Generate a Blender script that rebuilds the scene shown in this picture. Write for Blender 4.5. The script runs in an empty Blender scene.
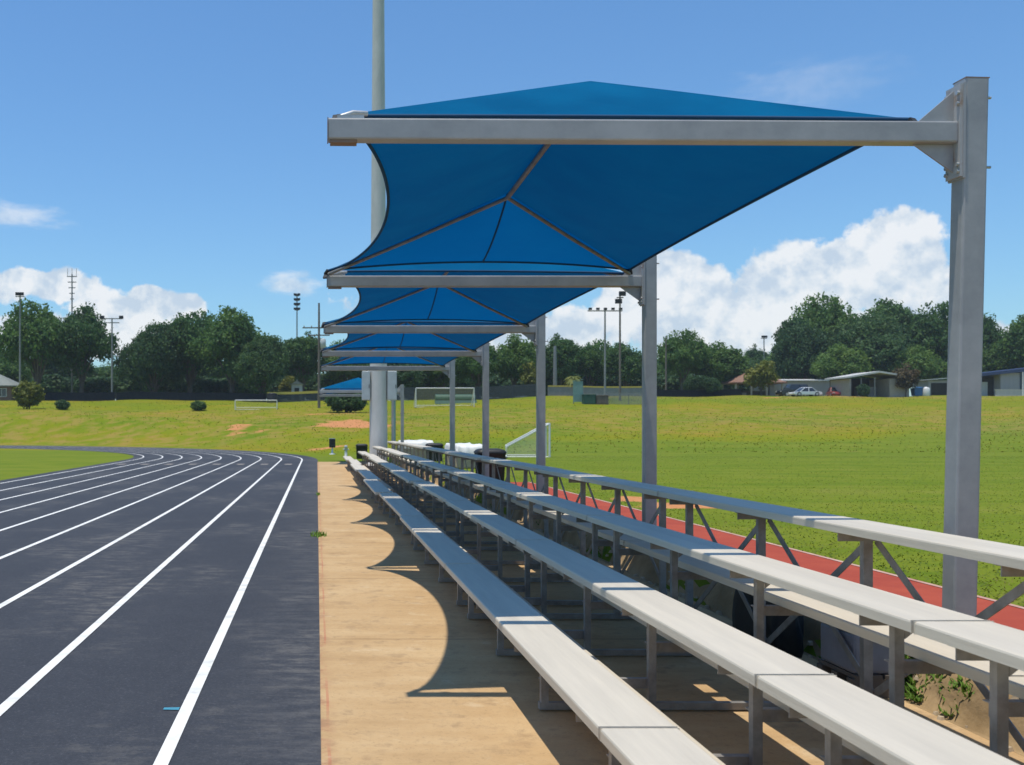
import bpy, math, random
import numpy as np
from mathutils import Vector, Matrix

random.seed(7)
scene = bpy.context.scene
col = scene.collection
R = math.radians
EYE = 1.62

# ------------------------------------------------------------------ helpers
def smooth(a, b, x):
    t = min(1.0, max(0.0, (x - a) / (b - a)))
    return t * t * (3 - 2 * t)

GP = [(-1e4, 0), (58, 0), (64, .12), (75, .8), (118, 3.75), (128, 4.5), (145, 5.6), (152, 5.8), (400, 6.2), (1e4, 6.2)]
def terrain(x, y):
    """height of the ground: flat playing field, a grass bank behind the bend, a terrace on top"""
    g = float(np.interp(y, [p[0] for p in GP], [p[1] for p in GP]))
    if x < 5 and y > 40:
        r = math.hypot(x + 45.5, y - 50) - 47.5
        k = smooth(0, 13, r)
        if x > 0:
            k = k + (1 - k) * smooth(0, 5, x)
        g *= k
    if x > 3.5:
        g += float(np.interp(x, [3.5, 3.62, 4.0, 5.0], [0, .24, .27, .28])) * (1 - smooth(42, 60, y))
    g += .62 * smooth(10, 42, x) * smooth(95, 145, y)
    if y > 64:
        g += (.10 * math.sin(x * .21 + y * .13) + .07 * math.sin(x * .43 - y * .31 + 1.3)) * smooth(64, 80, y) * smooth(6, 20, math.hypot(x + 45.5, y - 50) - 46) 
    return g

def at(px, y):
    """the ground point that lies at a bearing measured from the photograph, y metres down the field"""
    x = (px - 317) * y / 1000.0
    return Vector((x, y, terrain(x, y)))

def zat(py, y):
    return EYE + (428 - py) * y / 1000.0

class MB:
    """collects faces, then links them as ONE mesh object"""
    def __init__(s):
        s.v = []; s.f = []; s.sm = []
    def add(s, vs, fs, smooth=False):
        o = len(s.v)
        s.v += [tuple(p) for p in vs]
        s.f += [tuple(i + o for i in f) for f in fs]
        s.sm += [smooth] * len(fs)
        return s
    def box(s, x0, x1, y0, y1, z0, z1):
        vs = [(x0,y0,z0),(x1,y0,z0),(x1,y1,z0),(x0,y1,z0),(x0,y0,z1),(x1,y0,z1),(x1,y1,z1),(x0,y1,z1)]
        return s.add(vs, [(0,3,2,1),(4,5,6,7),(0,1,5,4),(1,2,6,5),(2,3,7,6),(3,0,4,7)])
    def prism(s, poly, axis, a, b, smooth=False):
        """extrude a closed 2-D outline along an axis; poly in the two other axes (x:yz, y:xz, z:xy)"""
        n = len(poly)
        def put(p, t):
            return {'x': (t, p[0], p[1]), 'y': (p[0], t, p[1]), 'z': (p[0], p[1], t)}[axis]
        vs = [put(p, a) for p in poly] + [put(p, b) for p in poly]
        area = sum(poly[i][0]*poly[(i+1)%n][1]-poly[(i+1)%n][0]*poly[i][1] for i in range(n))
        flip = (area > 0) != (axis == 'y')
        fs = [tuple(range(n))[::-1] if flip else tuple(range(n)), tuple(range(n, 2*n)) if flip else tuple(range(n, 2*n))[::-1]]
        for i in range(n):
            j = (i + 1) % n
            q = (i, j, n + j, n + i)
            fs.append(q if flip else q[::-1])
        return s.add(vs, fs, smooth)
    def tube(s, pts, radii, n=8, caps=True, smooth=True):
        pts = [Vector(p) for p in pts]
        if not isinstance(radii, (list, tuple)): radii = [radii] * len(pts)
        vs = []; fs = []
        up = None
        for i, p in enumerate(pts):
            d = (pts[min(i+1, len(pts)-1)] - pts[max(i-1, 0)]).normalized()
            if up is None:
                up = Vector((0, 0, 1)) if abs(d.z) < .9 else Vector((1, 0, 0))
            a = d.cross(up).normalized(); b = d.cross(a).normalized()
            up = -b if False else up
            for k in range(n):
                t = 2 * math.pi * k / n
                vs.append(p + (a * math.cos(t) + b * math.sin(t)) * radii[i])
        for i in range(len(pts) - 1):
            for k in range(n):
                k2 = (k + 1) % n
                fs.append((i*n+k, i*n+k2, (i+1)*n+k2, (i+1)*n+k))
        s.add(vs, fs, smooth)
        if caps:
            s.add(vs[:n], [tuple(range(n))[::-1]]); s.add(vs[-n:], [tuple(range(n))])
        return s
    def bar(s, p, q, w, h):
        """rectangular bar between two points"""
        p = Vector(p); q = Vector(q); d = (q - p).normalized()
        up = Vector((0, 0, 1)) if abs(d.z) < .95 else Vector((0, 1, 0))
        a = d.cross(up).normalized() * (w / 2); b = a.cross(d).normalized() * (h / 2)
        vs = [p-a-b, p+a-b, p+a+b, p-a+b, q-a-b, q+a-b, q+a+b, q-a+b]
        return s.add(vs, [(0,1,2,3),(7,6,5,4),(0,4,5,1),(1,5,6,2),(2,6,7,3),(3,7,4,0)])
    def grid(s, rows, smooth=True):
        n = len(rows[0]); vs = [p for r in rows for p in r]; fs = []
        for i in range(len(rows) - 1):
            for j in range(n - 1):
                fs.append((i*n+j, i*n+j+1, (i+1)*n+j+1, (i+1)*n+j))
        return s.add(vs, fs, smooth)
    def lathe(s, prof, n=16, cx=0, cy=0, smooth=True):
        vs = []; fs = []
        for r, z in prof:
            for k in range(n):
                t = 2*math.pi*k/n
                vs.append((cx + r*math.cos(t), cy + r*math.sin(t), z))
        for i in range(len(prof) - 1):
            for k in range(n):
                k2 = (k+1) % n
                fs.append((i*n+k, i*n+k2, (i+1)*n+k2, (i+1)*n+k))
        s.add(vs, fs, smooth)
        s.add(vs[:n], [tuple(range(n))[::-1]]); s.add(vs[-n:], [tuple(range(n))])
        return s
    def build(s, name, m, parent=None, bevel=0, seg=1):
        me = bpy.data.meshes.new(name)
        me.from_pydata(s.v, [], s.f)
        me.polygons.foreach_set('use_smooth', s.sm)
        me.materials.append(m); me.update()
        o = bpy.data.objects.new(name, me); col.objects.link(o)
        if parent: o.parent = parent
        if bevel:
            md = o.modifiers.new('bevel', 'BEVEL'); md.width = bevel; md.segments = seg
            md.limit_method = 'ANGLE'; md.angle_limit = R(40)
        return o

def tag(o, label=None, cat=None, group=None, kind=None):
    if label: o['label'] = label
    if cat: o['category'] = cat
    if group: o['group'] = group
    if kind: o['kind'] = kind
    return o

def thing(name, label, cat, loc=(0, 0, 0), rz=0, group=None):
    o = bpy.data.objects.new(name, None); col.objects.link(o)
    o.empty_display_size = .3
    o.location = loc; o.rotation_euler = (0, 0, rz)
    return tag(o, label, cat, group)

def copy_tree(o, parent=None):
    c = o.copy(); col.objects.link(c)
    if parent: c.parent = parent
    for ch in list(o.children): copy_tree(ch, c)
    return c

# ------------------------------------------------------------------ materials
def new_mat(name):
    m = bpy.data.materials.new(name); m.use_nodes = True
    nt = m.node_tree
    return m, nt, nt.nodes, nt.links, nt.nodes['Principled BSDF']

def ramp(nodes, stops):
    r = nodes.new('ShaderNodeValToRGB')
    e = r.color_ramp.elements
    while len(e) > 1: e.remove(e[-1])
    e[0].position = stops[0][0]; e[0].color = (*stops[0][1], 1)
    for p, c in stops[1:]:
        k = e.new(p); k.color = (*c, 1)
    return r

def mat(name, c1, c2=None, scale=6, rough=.6, bump=0, bscale=None, metal=0, stretch=(1, 1, 1), lo=.35, hi=.65, spec=.4, detail=6, coord='Object'):
    m, nt, N, L, b = new_mat(name)
    tc = N.new('ShaderNodeTexCoord'); mp = N.new('ShaderNodeMapping')
    mp.inputs['Scale'].default_value = stretch
    L.new(tc.outputs[coord], mp.inputs['Vector'])
    nz = N.new('ShaderNodeTexNoise'); nz.inputs['Scale'].default_value = scale; nz.inputs['Detail'].default_value = detail
    nz.inputs['Roughness'].default_value = .65
    L.new(mp.outputs[0], nz.inputs['Vector'])
    c2 = c2 or tuple(x * .85 for x in c1)
    rp = ramp(N, [(lo, c1), (hi, c2)])
    L.new(nz.outputs['Fac'], rp.inputs[0]); L.new(rp.outputs[0], b.inputs['Base Color'])
    b.inputs['Roughness'].default_value = rough; b.inputs['Metallic'].default_value = metal
    b.inputs['Specular IOR Level'].default_value = spec
    if bump:
        n2 = N.new('ShaderNodeTexNoise'); n2.inputs['Scale'].default_value = bscale or scale * 6; n2.inputs['Detail'].default_value = 5
        L.new(mp.outputs[0], n2.inputs['Vector'])
        bp = N.new('ShaderNodeBump'); bp.inputs['Strength'].default_value = bump; bp.inputs['Distance'].default_value = .02
        L.new(n2.outputs['Fac'], bp.inputs['Height']); L.new(bp.outputs[0], b.inputs['Normal'])
    return m

def leaf_mat(name, c1, c2, c3, trans=.3):
    m, nt, N, L, b = new_mat(name)
    tc = N.new('ShaderNodeTexCoord')
    nz = N.new('ShaderNodeTexNoise'); nz.inputs['Scale'].default_value = .55; nz.inputs['Detail'].default_value = 4
    L.new(tc.outputs['Object'], nz.inputs['Vector'])
    nf = N.new('ShaderNodeTexNoise'); nf.inputs['Scale'].default_value = 4.5; nf.inputs['Detail'].default_value = 2
    L.new(tc.outputs['Object'], nf.inputs['Vector'])
    oi = N.new('ShaderNodeObjectInfo')
    a = N.new('ShaderNodeMath'); a.operation = 'MULTIPLY_ADD'; a.inputs[1].default_value = .22; 
    L.new(oi.outputs['Random'], a.inputs[0]); L.new(nz.outputs['Fac'], a.inputs[2])
    a2 = N.new('ShaderNodeMath'); a2.operation = 'MULTIPLY_ADD'; a2.inputs[1].default_value = .5
    L.new(nf.outputs['Fac'], a2.inputs[0]); L.new(a.outputs[0], a2.inputs[2])
    rp = ramp(N, [(.55, c1), (.85, c2), (1.08, c3)])
    sc = N.new('ShaderNodeMath'); sc.operation = 'MULTIPLY'; sc.inputs[1].default_value = .95
    L.new(a2.outputs[0], sc.inputs[0]); L.new(sc.outputs[0], rp.inputs[0])
    L.new(rp.outputs[0], b.inputs['Base Color']); b.inputs['Roughness'].default_value = .6
    b.inputs['Specular IOR Level'].default_value = .25
    tr = N.new('ShaderNodeBsdfTranslucent'); L.new(rp.outputs[0], tr.inputs['Color'])
    mx = N.new('ShaderNodeMixShader'); mx.inputs[0].default_value = trans
    L.new(b.outputs[0], mx.inputs[1]); L.new(tr.outputs[0], mx.inputs[2])
    L.new(mx.outputs[0], N['Material Output'].inputs['Surface'])
    return m

def mesh_screen_mat(name, color, opacity, scale=60, thin=.35):
    """wire netting: a woven pattern of threads with open cells between them"""
    m, nt, N, L, b = new_mat(name)
    b.inputs['Base Color'].default_value = (*color, 1); b.inputs['Roughness'].default_value = .7
    t = N.new('ShaderNodeBsdfTransparent'); mx = N.new('ShaderNodeMixShader'); mx.inputs[0].default_value = opacity
    L.new(t.outputs[0], mx.inputs[1]); L.new(b.outputs[0], mx.inputs[2])
    L.new(mx.outputs[0], N['Material Output'].inputs['Surface'])
    return m

M = {}
M['alu'] = mat('weathered_aluminium', (.71, .63, .495), (.56, .50, .40), scale=9, rough=.55, bump=.1, bscale=40, metal=.2, stretch=(1, .07, 1), lo=.30, hi=.74)
M['galv'] = mat('galvanised_steel', (.34, .32, .29), (.22, .205, .185), scale=9, rough=.55, metal=.35, bump=.05)
M['post'] = mat('grey_painted_steel', (.42, .415, .40), (.32, .32, .315), scale=3.5, rough=.45, metal=.15, bump=.04, bscale=40)
M['rust'] = mat('rusty_steel', (.32, .18, .10), (.22, .2, .19), scale=14, rough=.8, bump=.2)
M['zinc'] = mat('zinc_fitting', (.55, .55, .53), (.4, .4, .38), scale=20, rough=.4, metal=.5)
M['cable'] = mat('dark_strap', (.02, .025, .03), (.04, .045, .05), scale=20, rough=.7)
M['white_metal'] = mat('white_painted_metal', (.78, .78, .76), (.68, .68, .66), scale=8, rough=.4)
M['concrete_pole'] = mat('cast_concrete', (.62, .60, .56), (.50, .49, .455), scale=2.5, rough=.85, bump=.15, stretch=(1, 1, .3))
M['box_grey'] = mat('grey_enamel', (.50, .53, .53), (.43, .46, .46), scale=4, rough=.45)
M['wood_pole'] = mat('weathered_timber', (.13, .11, .09), (.20, .17, .14), scale=5, rough=.9, stretch=(1, 1, .2))
M['steel_pole'] = mat('dull_steel', (.22, .22, .21), (.3, .3, .29), scale=4, rough=.6, metal=.2)
M['dark'] = mat('dark_plastic', (.012, .013, .014), (.02, .021, .022), scale=9, rough=.55, bump=.1)
M['dark_net'] = mat('dark_windscreen_cloth', (.010, .014, .020), (.020, .026, .034), scale=3, rough=.95, spec=.05)
M['yellow'] = mat('yellow_fence_cap', (.62, .48, .08), (.5, .38, .07), scale=6, rough=.5)
M['padded'] = mat('grey_outfield_panel', (.26, .27, .26), (.2, .21, .21), scale=1.5, rough=.8)
M['green_panel'] = mat('faded_green_panel', (.20, .32, .29), (.15, .26, .235), scale=2, rough=.6)
M['green_dark'] = mat('dark_green_paint', (.02, .07, .045), (.03, .1, .06), scale=3, rough=.5)
M['brown_dark'] = mat('brown_board', (.11, .09, .075), (.16, .13, .1), scale=4, rough=.8)
M['tarp_white'] = mat('white_vinyl_cover', (.80, .79, .76), (.66, .65, .6), scale=3, rough=.5, bump=.3, bscale=5)
M['tan_foam'] = mat('tan_foam_side', (.48, .40, .28), (.36, .3, .21), scale=4, rough=.85)
M['bluegrey'] = mat('blue_grey_plastic', (.05, .08, .1), (.08, .11, .13), scale=6, rough=.5)
M['brick'] = None
M['roof_grey'] = mat('grey_green_shingle', (.18, .20, .18), (.24, .26, .23), scale=3, rough=.9, stretch=(1, 1, 4))
M['roof_brown'] = mat('brown_shingle', (.27, .15, .10), (.2, .11, .075), scale=3, rough=.9, stretch=(1, 1, 4))
M['siding'] = mat('pale_metal_siding', (.38, .36, .37), (.33, .31, .32), scale=1, rough=.6, stretch=(8, 8, .3))
M['siding_white'] = mat('white_siding', (.55, .54, .52), (.46, .45, .44), scale=1.2, rough=.6, stretch=(6, 6, .3))
M['stucco'] = mat('beige_stucco', (.42, .38, .33), (.36, .32, .28), scale=2, rough=.9)
M['roof_white'] = mat('pale_sheet_roof', (.62, .61, .57), (.52, .51, .48), scale=2, rough=.5)
M['roof_blue'] = mat('navy_sheet_roof', (.03, .05, .12), (.045, .065, .15), scale=2, rough=.4)
M['glass'] = mat('dark_window_glass', (.02, .025, .03), (.03, .035, .04), scale=2, rough=.08, spec=.8)
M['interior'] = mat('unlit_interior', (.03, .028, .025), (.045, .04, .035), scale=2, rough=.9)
M['paint_white'] = mat('white_car_paint', (.78, .78, .78), (.74, .74, .74), scale=1, rough=.25, spec=.6)
M['paint_black'] = mat('black_car_paint', (.012, .014, .018), (.016, .018, .022), scale=1, rough=.2, spec=.6)
M['paint_red'] = mat('red_car_paint', (.42, .06, .045), (.36, .05, .04), scale=1, rough=.3, spec=.6)
M['tyre'] = mat('tyre_rubber', (.015, .015, .015), (.025, .025, .025), scale=9, rough=.9)
M['lamp_glass'] = mat('lamp_lens', (.6, .6, .58), (.5, .5, .48), scale=4, rough=.2)
M['blue_bin'] = mat('blue_plastic', (.03, .13, .32), (.04, .16, .36), scale=4, rough=.5)
M['chain'] = mesh_screen_mat('chain_link', (.22, .24, .23), .38)
M['chain_dark'] = mesh_screen_mat('dark_mesh_fence', (.05, .06, .065), .7)
M['net'] = mesh_screen_mat('white_net', (.75, .76, .74), .13)
M['bark'] = mat('bark', (.09, .075, .06), (.15, .125, .1), scale=7, rough=.95, bump=.4, stretch=(1, 1, .25))
M['leaf_oak'] = leaf_mat('oak_leaves', (.042, .100, .030), (.080, .165, .040), (.145, .245, .05), trans=.42)
M['leaf_dark'] = leaf_mat('dark_leaves', (.034, .080, .034), (.060, .125, .042), (.10, .175, .046), trans=.4)
M['leaf_mid'] = leaf_mat('mid_green_leaves', (.058, .125, .030), (.095, .18, .038), (.16, .25, .05), trans=.42)
M['leaf_yellow'] = leaf_mat('yellow_green_leaves', (.10, .13, .02), (.19, .20, .03), (.30, .28, .05))
M['leaf_red'] = leaf_mat('bronze_leaves', (.05, .05, .022), (.085, .07, .03), (.13, .09, .04))
M['leaf_weed'] = leaf_mat('weed_leaves', (.08, .16, .02), (.12, .22, .03), (.18, .28, .04))

def brick_mat():
    m, nt, N, L, b = new_mat('red_brick')
    tc = N.new('ShaderNodeTexCoord')
    mp = N.new('ShaderNodeMapping'); mp.inputs['Rotation'].default_value = (R(90), 0, 0)
    L.new(tc.outputs['Object'], mp.inputs[0])
    bk = N.new('ShaderNodeTexBrick'); bk.inputs['Scale'].default_value = 4
    bk.inputs['Color1'].default_value = (.22, .10, .07, 1); bk.inputs['Color2'].default_value = (.17, .08, .055, 1)
    bk.inputs['Mortar'].default_value = (.3, .28, .25, 1)
    L.new(mp.outputs[0], bk.inputs[0]); L.new(bk.outputs[0], b.inputs['Base Color'])
    b.inputs['Roughness'].default_value = .9
    return m
M['brick'] = brick_mat()

def fabric_mat(name, trans):
    m, nt, N, L, b = new_mat(name)
    tc = N.new('ShaderNodeTexCoord')
    nz = N.new('ShaderNodeTexNoise'); nz.inputs['Scale'].default_value = 1.6; nz.inputs['Detail'].default_value = 7
    L.new(tc.outputs['Object'], nz.inputs[0])
    rp = ramp(N, [(.35, (.0010, .110, .255)), (.65, (.0018, .143, .310))])
    L.new(nz.outputs[0], rp.inputs[0]); L.new(rp.outputs[0], b.inputs['Base Color'])
    b.inputs['Roughness'].default_value = .85; b.inputs['Specular IOR Level'].default_value = .04
    wv = N.new('ShaderNodeTexNoise'); wv.inputs['Scale'].default_value = 120
    L.new(tc.outputs['Object'], wv.inputs[0])
    wr = N.new('ShaderNodeTexNoise'); wr.inputs['Scale'].default_value = 2.2; wr.inputs['Detail'].default_value = 3; wr.inputs['Distortion'].default_value = .8
    L.new(tc.outputs['Object'], wr.inputs[0])
    ad = N.new('ShaderNodeMath'); ad.operation = 'MULTIPLY_ADD'; ad.inputs[1].default_value = 6
    L.new(wr.outputs[0], ad.inputs[0]); L.new(wv.outputs[0], ad.inputs[2])
    bp = N.new('ShaderNodeBump'); bp.inputs['Strength'].default_value = .35; bp.inputs['Distance'].default_value = .012
    L.new(ad.outputs[0], bp.inputs['Height']); L.new(bp.outputs[0], b.inputs['Normal'])
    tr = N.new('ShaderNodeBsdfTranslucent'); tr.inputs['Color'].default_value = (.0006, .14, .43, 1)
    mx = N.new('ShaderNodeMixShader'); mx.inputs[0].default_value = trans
    L.new(b.outputs[0], mx.inputs[1]); L.new(tr.outputs[0], mx.inputs[2])
    L.new(mx.outputs[0], N['Material Output'].inputs[0])
    return m
M['fabric'] = fabric_mat('blue_shade_cloth', .15)
M['fabric_end'] = fabric_mat('brightened_blue_shade_cloth', .30)  # same cloth as the sides; raised translucency paints in brighter hip ends
M['seam'] = mat('fabric_seam', (.004, .06, .14), (.004, .05, .12), scale=10, rough=.8)

def nmath(N, L, op, a, b=None, c=None, clamp=False):
    n = N.new('ShaderNodeMath'); n.operation = op; n.use_clamp = clamp
    for i, v in enumerate((a, b, c)):
        if v is None: continue
        if isinstance(v, (int, float)): n.inputs[i].default_value = v
        else: L.new(v, n.inputs[i])
    return n.outputs[0]

def nmix(N, L, f, a, b):
    n = N.new('ShaderNodeMix'); n.data_type = 'RGBA'
    if isinstance(f, (int, float)): n.inputs['Factor'].default_value = f
    else: L.new(f, n.inputs['Factor'])
    for s, v in ((6, a), (7, b)):
        if isinstance(v, tuple): n.inputs[s].default_value = (*v, 1)
        else: L.new(v, n.inputs[s])
    return n.outputs[2]

def noise(N, L, vec, scale, detail=5, rough=.6):
    n = N.new('ShaderNodeTexNoise'); n.inputs['Scale'].default_value = scale; n.inputs['Detail'].default_value = detail
    n.inputs['Roughness'].default_value = rough
    L.new(vec, n.inputs['Vector']); return n.outputs['Fac']

def sstep(N, L, x, a, b):
    n = N.new('ShaderNodeMapRange'); n.interpolation_type = 'SMOOTHSTEP'
    L.new(x, n.inputs[0]); n.inputs[1].default_value = a; n.inputs[2].default_value = b
    return n.outputs[0]

def grass_mat():
    m, nt, N, L, b = new_mat('grass_ground')
    geo = N.new('ShaderNodeNewGeometry').outputs['Position']
    az = N.new('ShaderNodeAttribute'); az.attribute_name = 'mown'
    as_ = N.new('ShaderNodeAttribute'); as_.attribute_name = 'soil'
    ad = N.new('ShaderNodeAttribute'); ad.attribute_name = 'dry'
    n1 = noise(N, L, geo, .09, 6); n2 = noise(N, L, geo, .6, 6); n3 = noise(N, L, geo, 9, 4, .7)
    mp = N.new('ShaderNodeMapping'); mp.inputs['Scale'].default_value = (.05, .8, 1); L.new(geo, mp.inputs[0])
    nst = noise(N, L, mp.outputs[0], 1.0, 3)
    # rough bank grass: yellow-green with drier tops
    v = nmath(N, L, 'ADD', nmath(N, L, 'MULTIPLY', n1, .75), nmath(N, L, 'MULTIPLY', n2, .35))
    v = nmath(N, L, 'ADD', v, nmath(N, L, 'MULTIPLY', nmath(N, L, 'SUBTRACT', n3, .5), .35))
    rp = ramp(N, [(.36, (.098, .165, .003)), (.5, (.155, .192, .003)), (.62, (.205, .198, .005)), (.74, (.28, .18, .02))])
    L.new(v, rp.inputs[0])
    # mown field: cooler green with faint stripes
    w = nmath(N, L, 'ADD', nmath(N, L, 'MULTIPLY', nst, .45), nmath(N, L, 'MULTIPLY', n2, .35))
    w = nmath(N, L, 'ADD', w, nmath(N, L, 'MULTIPLY', n3, .3))
    rq = ramp(N, [(.36, (.080, .135, .006)), (.5, (.118, .168, .008)), (.62, (.162, .194, .014)), (.74, (.20, .185, .045))])
    L.new(w, rq.inputs[0])
    zone = nmath(N, L, 'ADD', az.outputs['Fac'], nmath(N, L, 'MULTIPLY', nmath(N, L, 'SUBTRACT', n2, .5), .85))
    c = nmix(N, L, sstep(N, L, zone, .3, .7), rp.outputs[0], rq.outputs[0])
    dr = nmath(N, L, 'MULTIPLY', ad.outputs['Fac'], sstep(N, L, n2, .42, .62))
    c = nmix(N, L, dr, c, (.30, .20, .06))
    so = nmath(N, L, 'ADD', as_.outputs['Fac'], nmath(N, L, 'MULTIPLY', nmath(N, L, 'SUBTRACT', n2, .5), 1.0))
    rs = ramp(N, [(.3, (.46, .17, .06)), (.7, (.56, .28, .12))]); L.new(n3, rs.inputs[0])
    c = nmix(N, L, sstep(N, L, so, .48, .72), c, rs.outputs[0])
    L.new(c, b.inputs['Base Color']); b.inputs['Roughness'].default_value = .95
    b.inputs['Specular IOR Level'].default_value = .1
    bp = N.new('ShaderNodeBump'); bp.inputs['Strength'].default_value = .3; bp.inputs['Distance'].default_value = .04
    nb = noise(N, L, geo, 14, 6, .75)
    L.new(nb, bp.inputs['Height']); L.new(bp.outputs[0], b.inputs['Normal'])
    return m
M['grass'] = grass_mat()

def track_mat():
    m, nt, N, L, b = new_mat('dark_asphalt_track')
    geo = N.new('ShaderNodeNewGeometry').outputs['Position']
    mp = N.new('ShaderNodeMapping'); mp.inputs['Scale'].default_value = (1, .45, 1); L.new(geo, mp.inputs[0])
    n1 = noise(N, L, mp.outputs[0], .55, 7, .65); n2 = noise(N, L, geo, 3.2, 6, .7); n3 = noise(N, L, geo, 55, 5, .8)
    rp = ramp(N, [(.3, (.030, .0325, .040)), (.5, (.038, .041, .049)), (.72, (.052, .054, .061))])
    v = nmath(N, L, 'ADD', nmath(N, L, 'MULTIPLY', n1, .6), nmath(N, L, 'MULTIPLY', n2, .4)); L.new(v, rp.inputs[0])
    sp = N.new('ShaderNodeSeparateXYZ'); L.new(geo, sp.inputs[0])
    # worn, dusty margin beside the concrete and pale scuffs
    edge = sstep(N, L, sp.outputs['X'], -.75, .03)
    mw = N.new('ShaderNodeMapping'); mw.inputs['Scale'].default_value = (.8, 2.2, 1); L.new(geo, mw.inputs[0])
    nw = noise(N, L, mw.outputs[0], 3.4, 9, .75)
    wear = nmath(N, L, 'MULTIPLY', edge, sstep(N, L, nw, .38, .68))
    scuff = nmath(N, L, 'MULTIPLY', sstep(N, L, n1, .46, .62), sstep(N, L, nw, .46, .60))
    c = nmix(N, L, nmath(N, L, 'MULTIPLY', wear, .5), rp.outputs[0], (.13, .125, .12))
    c = nmix(N, L, nmath(N, L, 'MULTIPLY', scuff, .55), c, (.16, .148, .13))
    c = nmix(N, L, nmath(N, L, 'MULTIPLY', sstep(N, L, n3, .54, .68), .55), c, (.12, .12, .13))
    c = nmix(N, L, nmath(N, L, 'MULTIPLY', sstep(N, L, n3, .46, .34), .6), c, (.014, .015, .019))
    L.new(c, b.inputs['Base Color']); b.inputs['Roughness'].default_value = .8; b.inputs['Specular IOR Level'].default_value = .3
    bp = N.new('ShaderNodeBump'); bp.inputs['Strength'].default_value = .5; bp.inputs['Distance'].default_value = .006
    L.new(n3, bp.inputs['Height']); L.new(bp.outputs[0], b.inputs['Normal'])
    return m
M['track'] = track_mat()

def slab_mat():
    m, nt, N, L, b = new_mat('sandy_concrete')
    geo = N.new('ShaderNodeNewGeometry').outputs['Position']
    n1 = noise(N, L, geo, .8, 6); n2 = noise(N, L, geo, 4.5, 7, .7); n3 = noise(N, L, geo, 42, 5, .8)
    mp = N.new('ShaderNodeMapping'); mp.inputs['Scale'].default_value = (.4, 2.6, 1); L.new(geo, mp.inputs[0])
    ns = noise(N, L, mp.outputs[0], 1.3, 5)
    v = nmath(N, L, 'ADD', nmath(N, L, 'MULTIPLY', n1, .4), nmath(N, L, 'MULTIPLY', ns, .35))
    v = nmath(N, L, 'ADD', v, nmath(N, L, 'MULTIPLY', n2, .3))
    rp = ramp(N, [(.34, (.36, .225, .105)), (.5, (.48, .315, .155)), (.66, (.57, .40, .215))])
    L.new(v, rp.inputs[0])
    sp = N.new('ShaderNodeSeparateXYZ'); L.new(geo, sp.inputs[0])
    # expansion joints across the slab every 3 m, and a rusty stain along the track edge
    fr = nmath(N, L, 'FRACT', nmath(N, L, 'DIVIDE', nmath(N, L, 'ADD', sp.outputs['Y'], nmath(N, L, 'MULTIPLY', n2, .03)), 3.05))
    j = nmath(N, L, 'LESS_THAN', nmath(N, L, 'ABSOLUTE', nmath(N, L, 'SUBTRACT', fr, .5)), .0045)
    c = nmix(N, L, nmath(N, L, 'MULTIPLY', j, .4), rp.outputs[0], (.13, .08, .04))
    st = nmath(N, L, 'MULTIPLY', sstep(N, L, sp.outputs['X'], .13, .02), sstep(N, L, n2, .42, .6))
    c = nmix(N, L, nmath(N, L, 'MULTIPLY', st, .5), c, (.32, .12, .07))
    ln_ = nmath(N, L, 'MULTIPLY', nmath(N, L, 'LESS_THAN', nmath(N, L, 'ABSOLUTE', nmath(N, L, 'SUBTRACT', sp.outputs['X'], nmath(N, L, 'ADD', .045, nmath(N, L, 'MULTIPLY', n1, .03)))), .008), sstep(N, L, n1, .40, .60))
    c = nmix(N, L, nmath(N, L, 'MULTIPLY', ln_, .4), c, (.42, .075, .05))
    c = nmix(N, L, nmath(N, L, 'MULTIPLY', sstep(N, L, n2, .52, .68), .5), c, (.25, .155, .08))
    sq = noise(N, L, geo, 1.7, 8, .72)
    c = nmix(N, L, nmath(N, L, 'MULTIPLY', sstep(N, L, sq, .54, .66), .45), c, (.30, .19, .10))
    c = nmix(N, L, nmath(N, L, 'MULTIPLY', sstep(N, L, sq, .43, .34), .5), c, (.60, .46, .29))
    c = nmix(N, L, nmath(N, L, 'MULTIPLY', sstep(N, L, n3, .54, .66), .4), c, (.24, .155, .08))
    L.new(c, b.inputs['Base Color']); b.inputs['Roughness'].default_value = .9; b.inputs['Specular IOR Level'].default_value = .2
    bp = N.new('ShaderNodeBump'); bp.inputs['Strength'].default_value = .35; bp.inputs['Distance'].default_value = .008
    L.new(nmath(N, L, 'ADD', n3, nmath(N, L, 'MULTIPLY', n2, 2)), bp.inputs['Height']); L.new(bp.outputs[0], b.inputs['Normal'])
    return m
M['slab'] = slab_mat()
M['sand'] = mat('bare_sandy_soil', (.42, .29, .15), (.24, .16, .075), scale=1.8, rough=.95, bump=.6, bscale=16)
M['cooler'] = mat('grey_lavender_plastic', (.24, .24, .27), (.19, .19, .21), scale=4, rough=.5)
M['stone'] = mat('pale_stone', (.46, .37, .25), (.34, .26, .17), scale=9, rough=.9)
M['runway'] = mat('red_running_surface', (.31, .040, .016), (.39, .062, .024), scale=1.6, rough=.85, bump=.3, bscale=90, detail=9)
M['paint_line'] = mat('white_line_paint', (.76, .75, .70), (.46, .45, .40), scale=5, rough=.7, lo=.48, hi=.78, detail=9)
M['paint_pink'] = mat('dusty_line_paint', (.58, .38, .30), (.45, .22, .16), scale=3, rough=.7, detail=9)
M['paint_blue'] = mat('blue_mark_paint', (.05, .27, .38), (.06, .22, .30), scale=9, rough=.7)
M['paint_worn'] = mat('worn_number_paint', (.3, .26, .21), (.16, .15, .14), scale=3, rough=.8)

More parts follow.
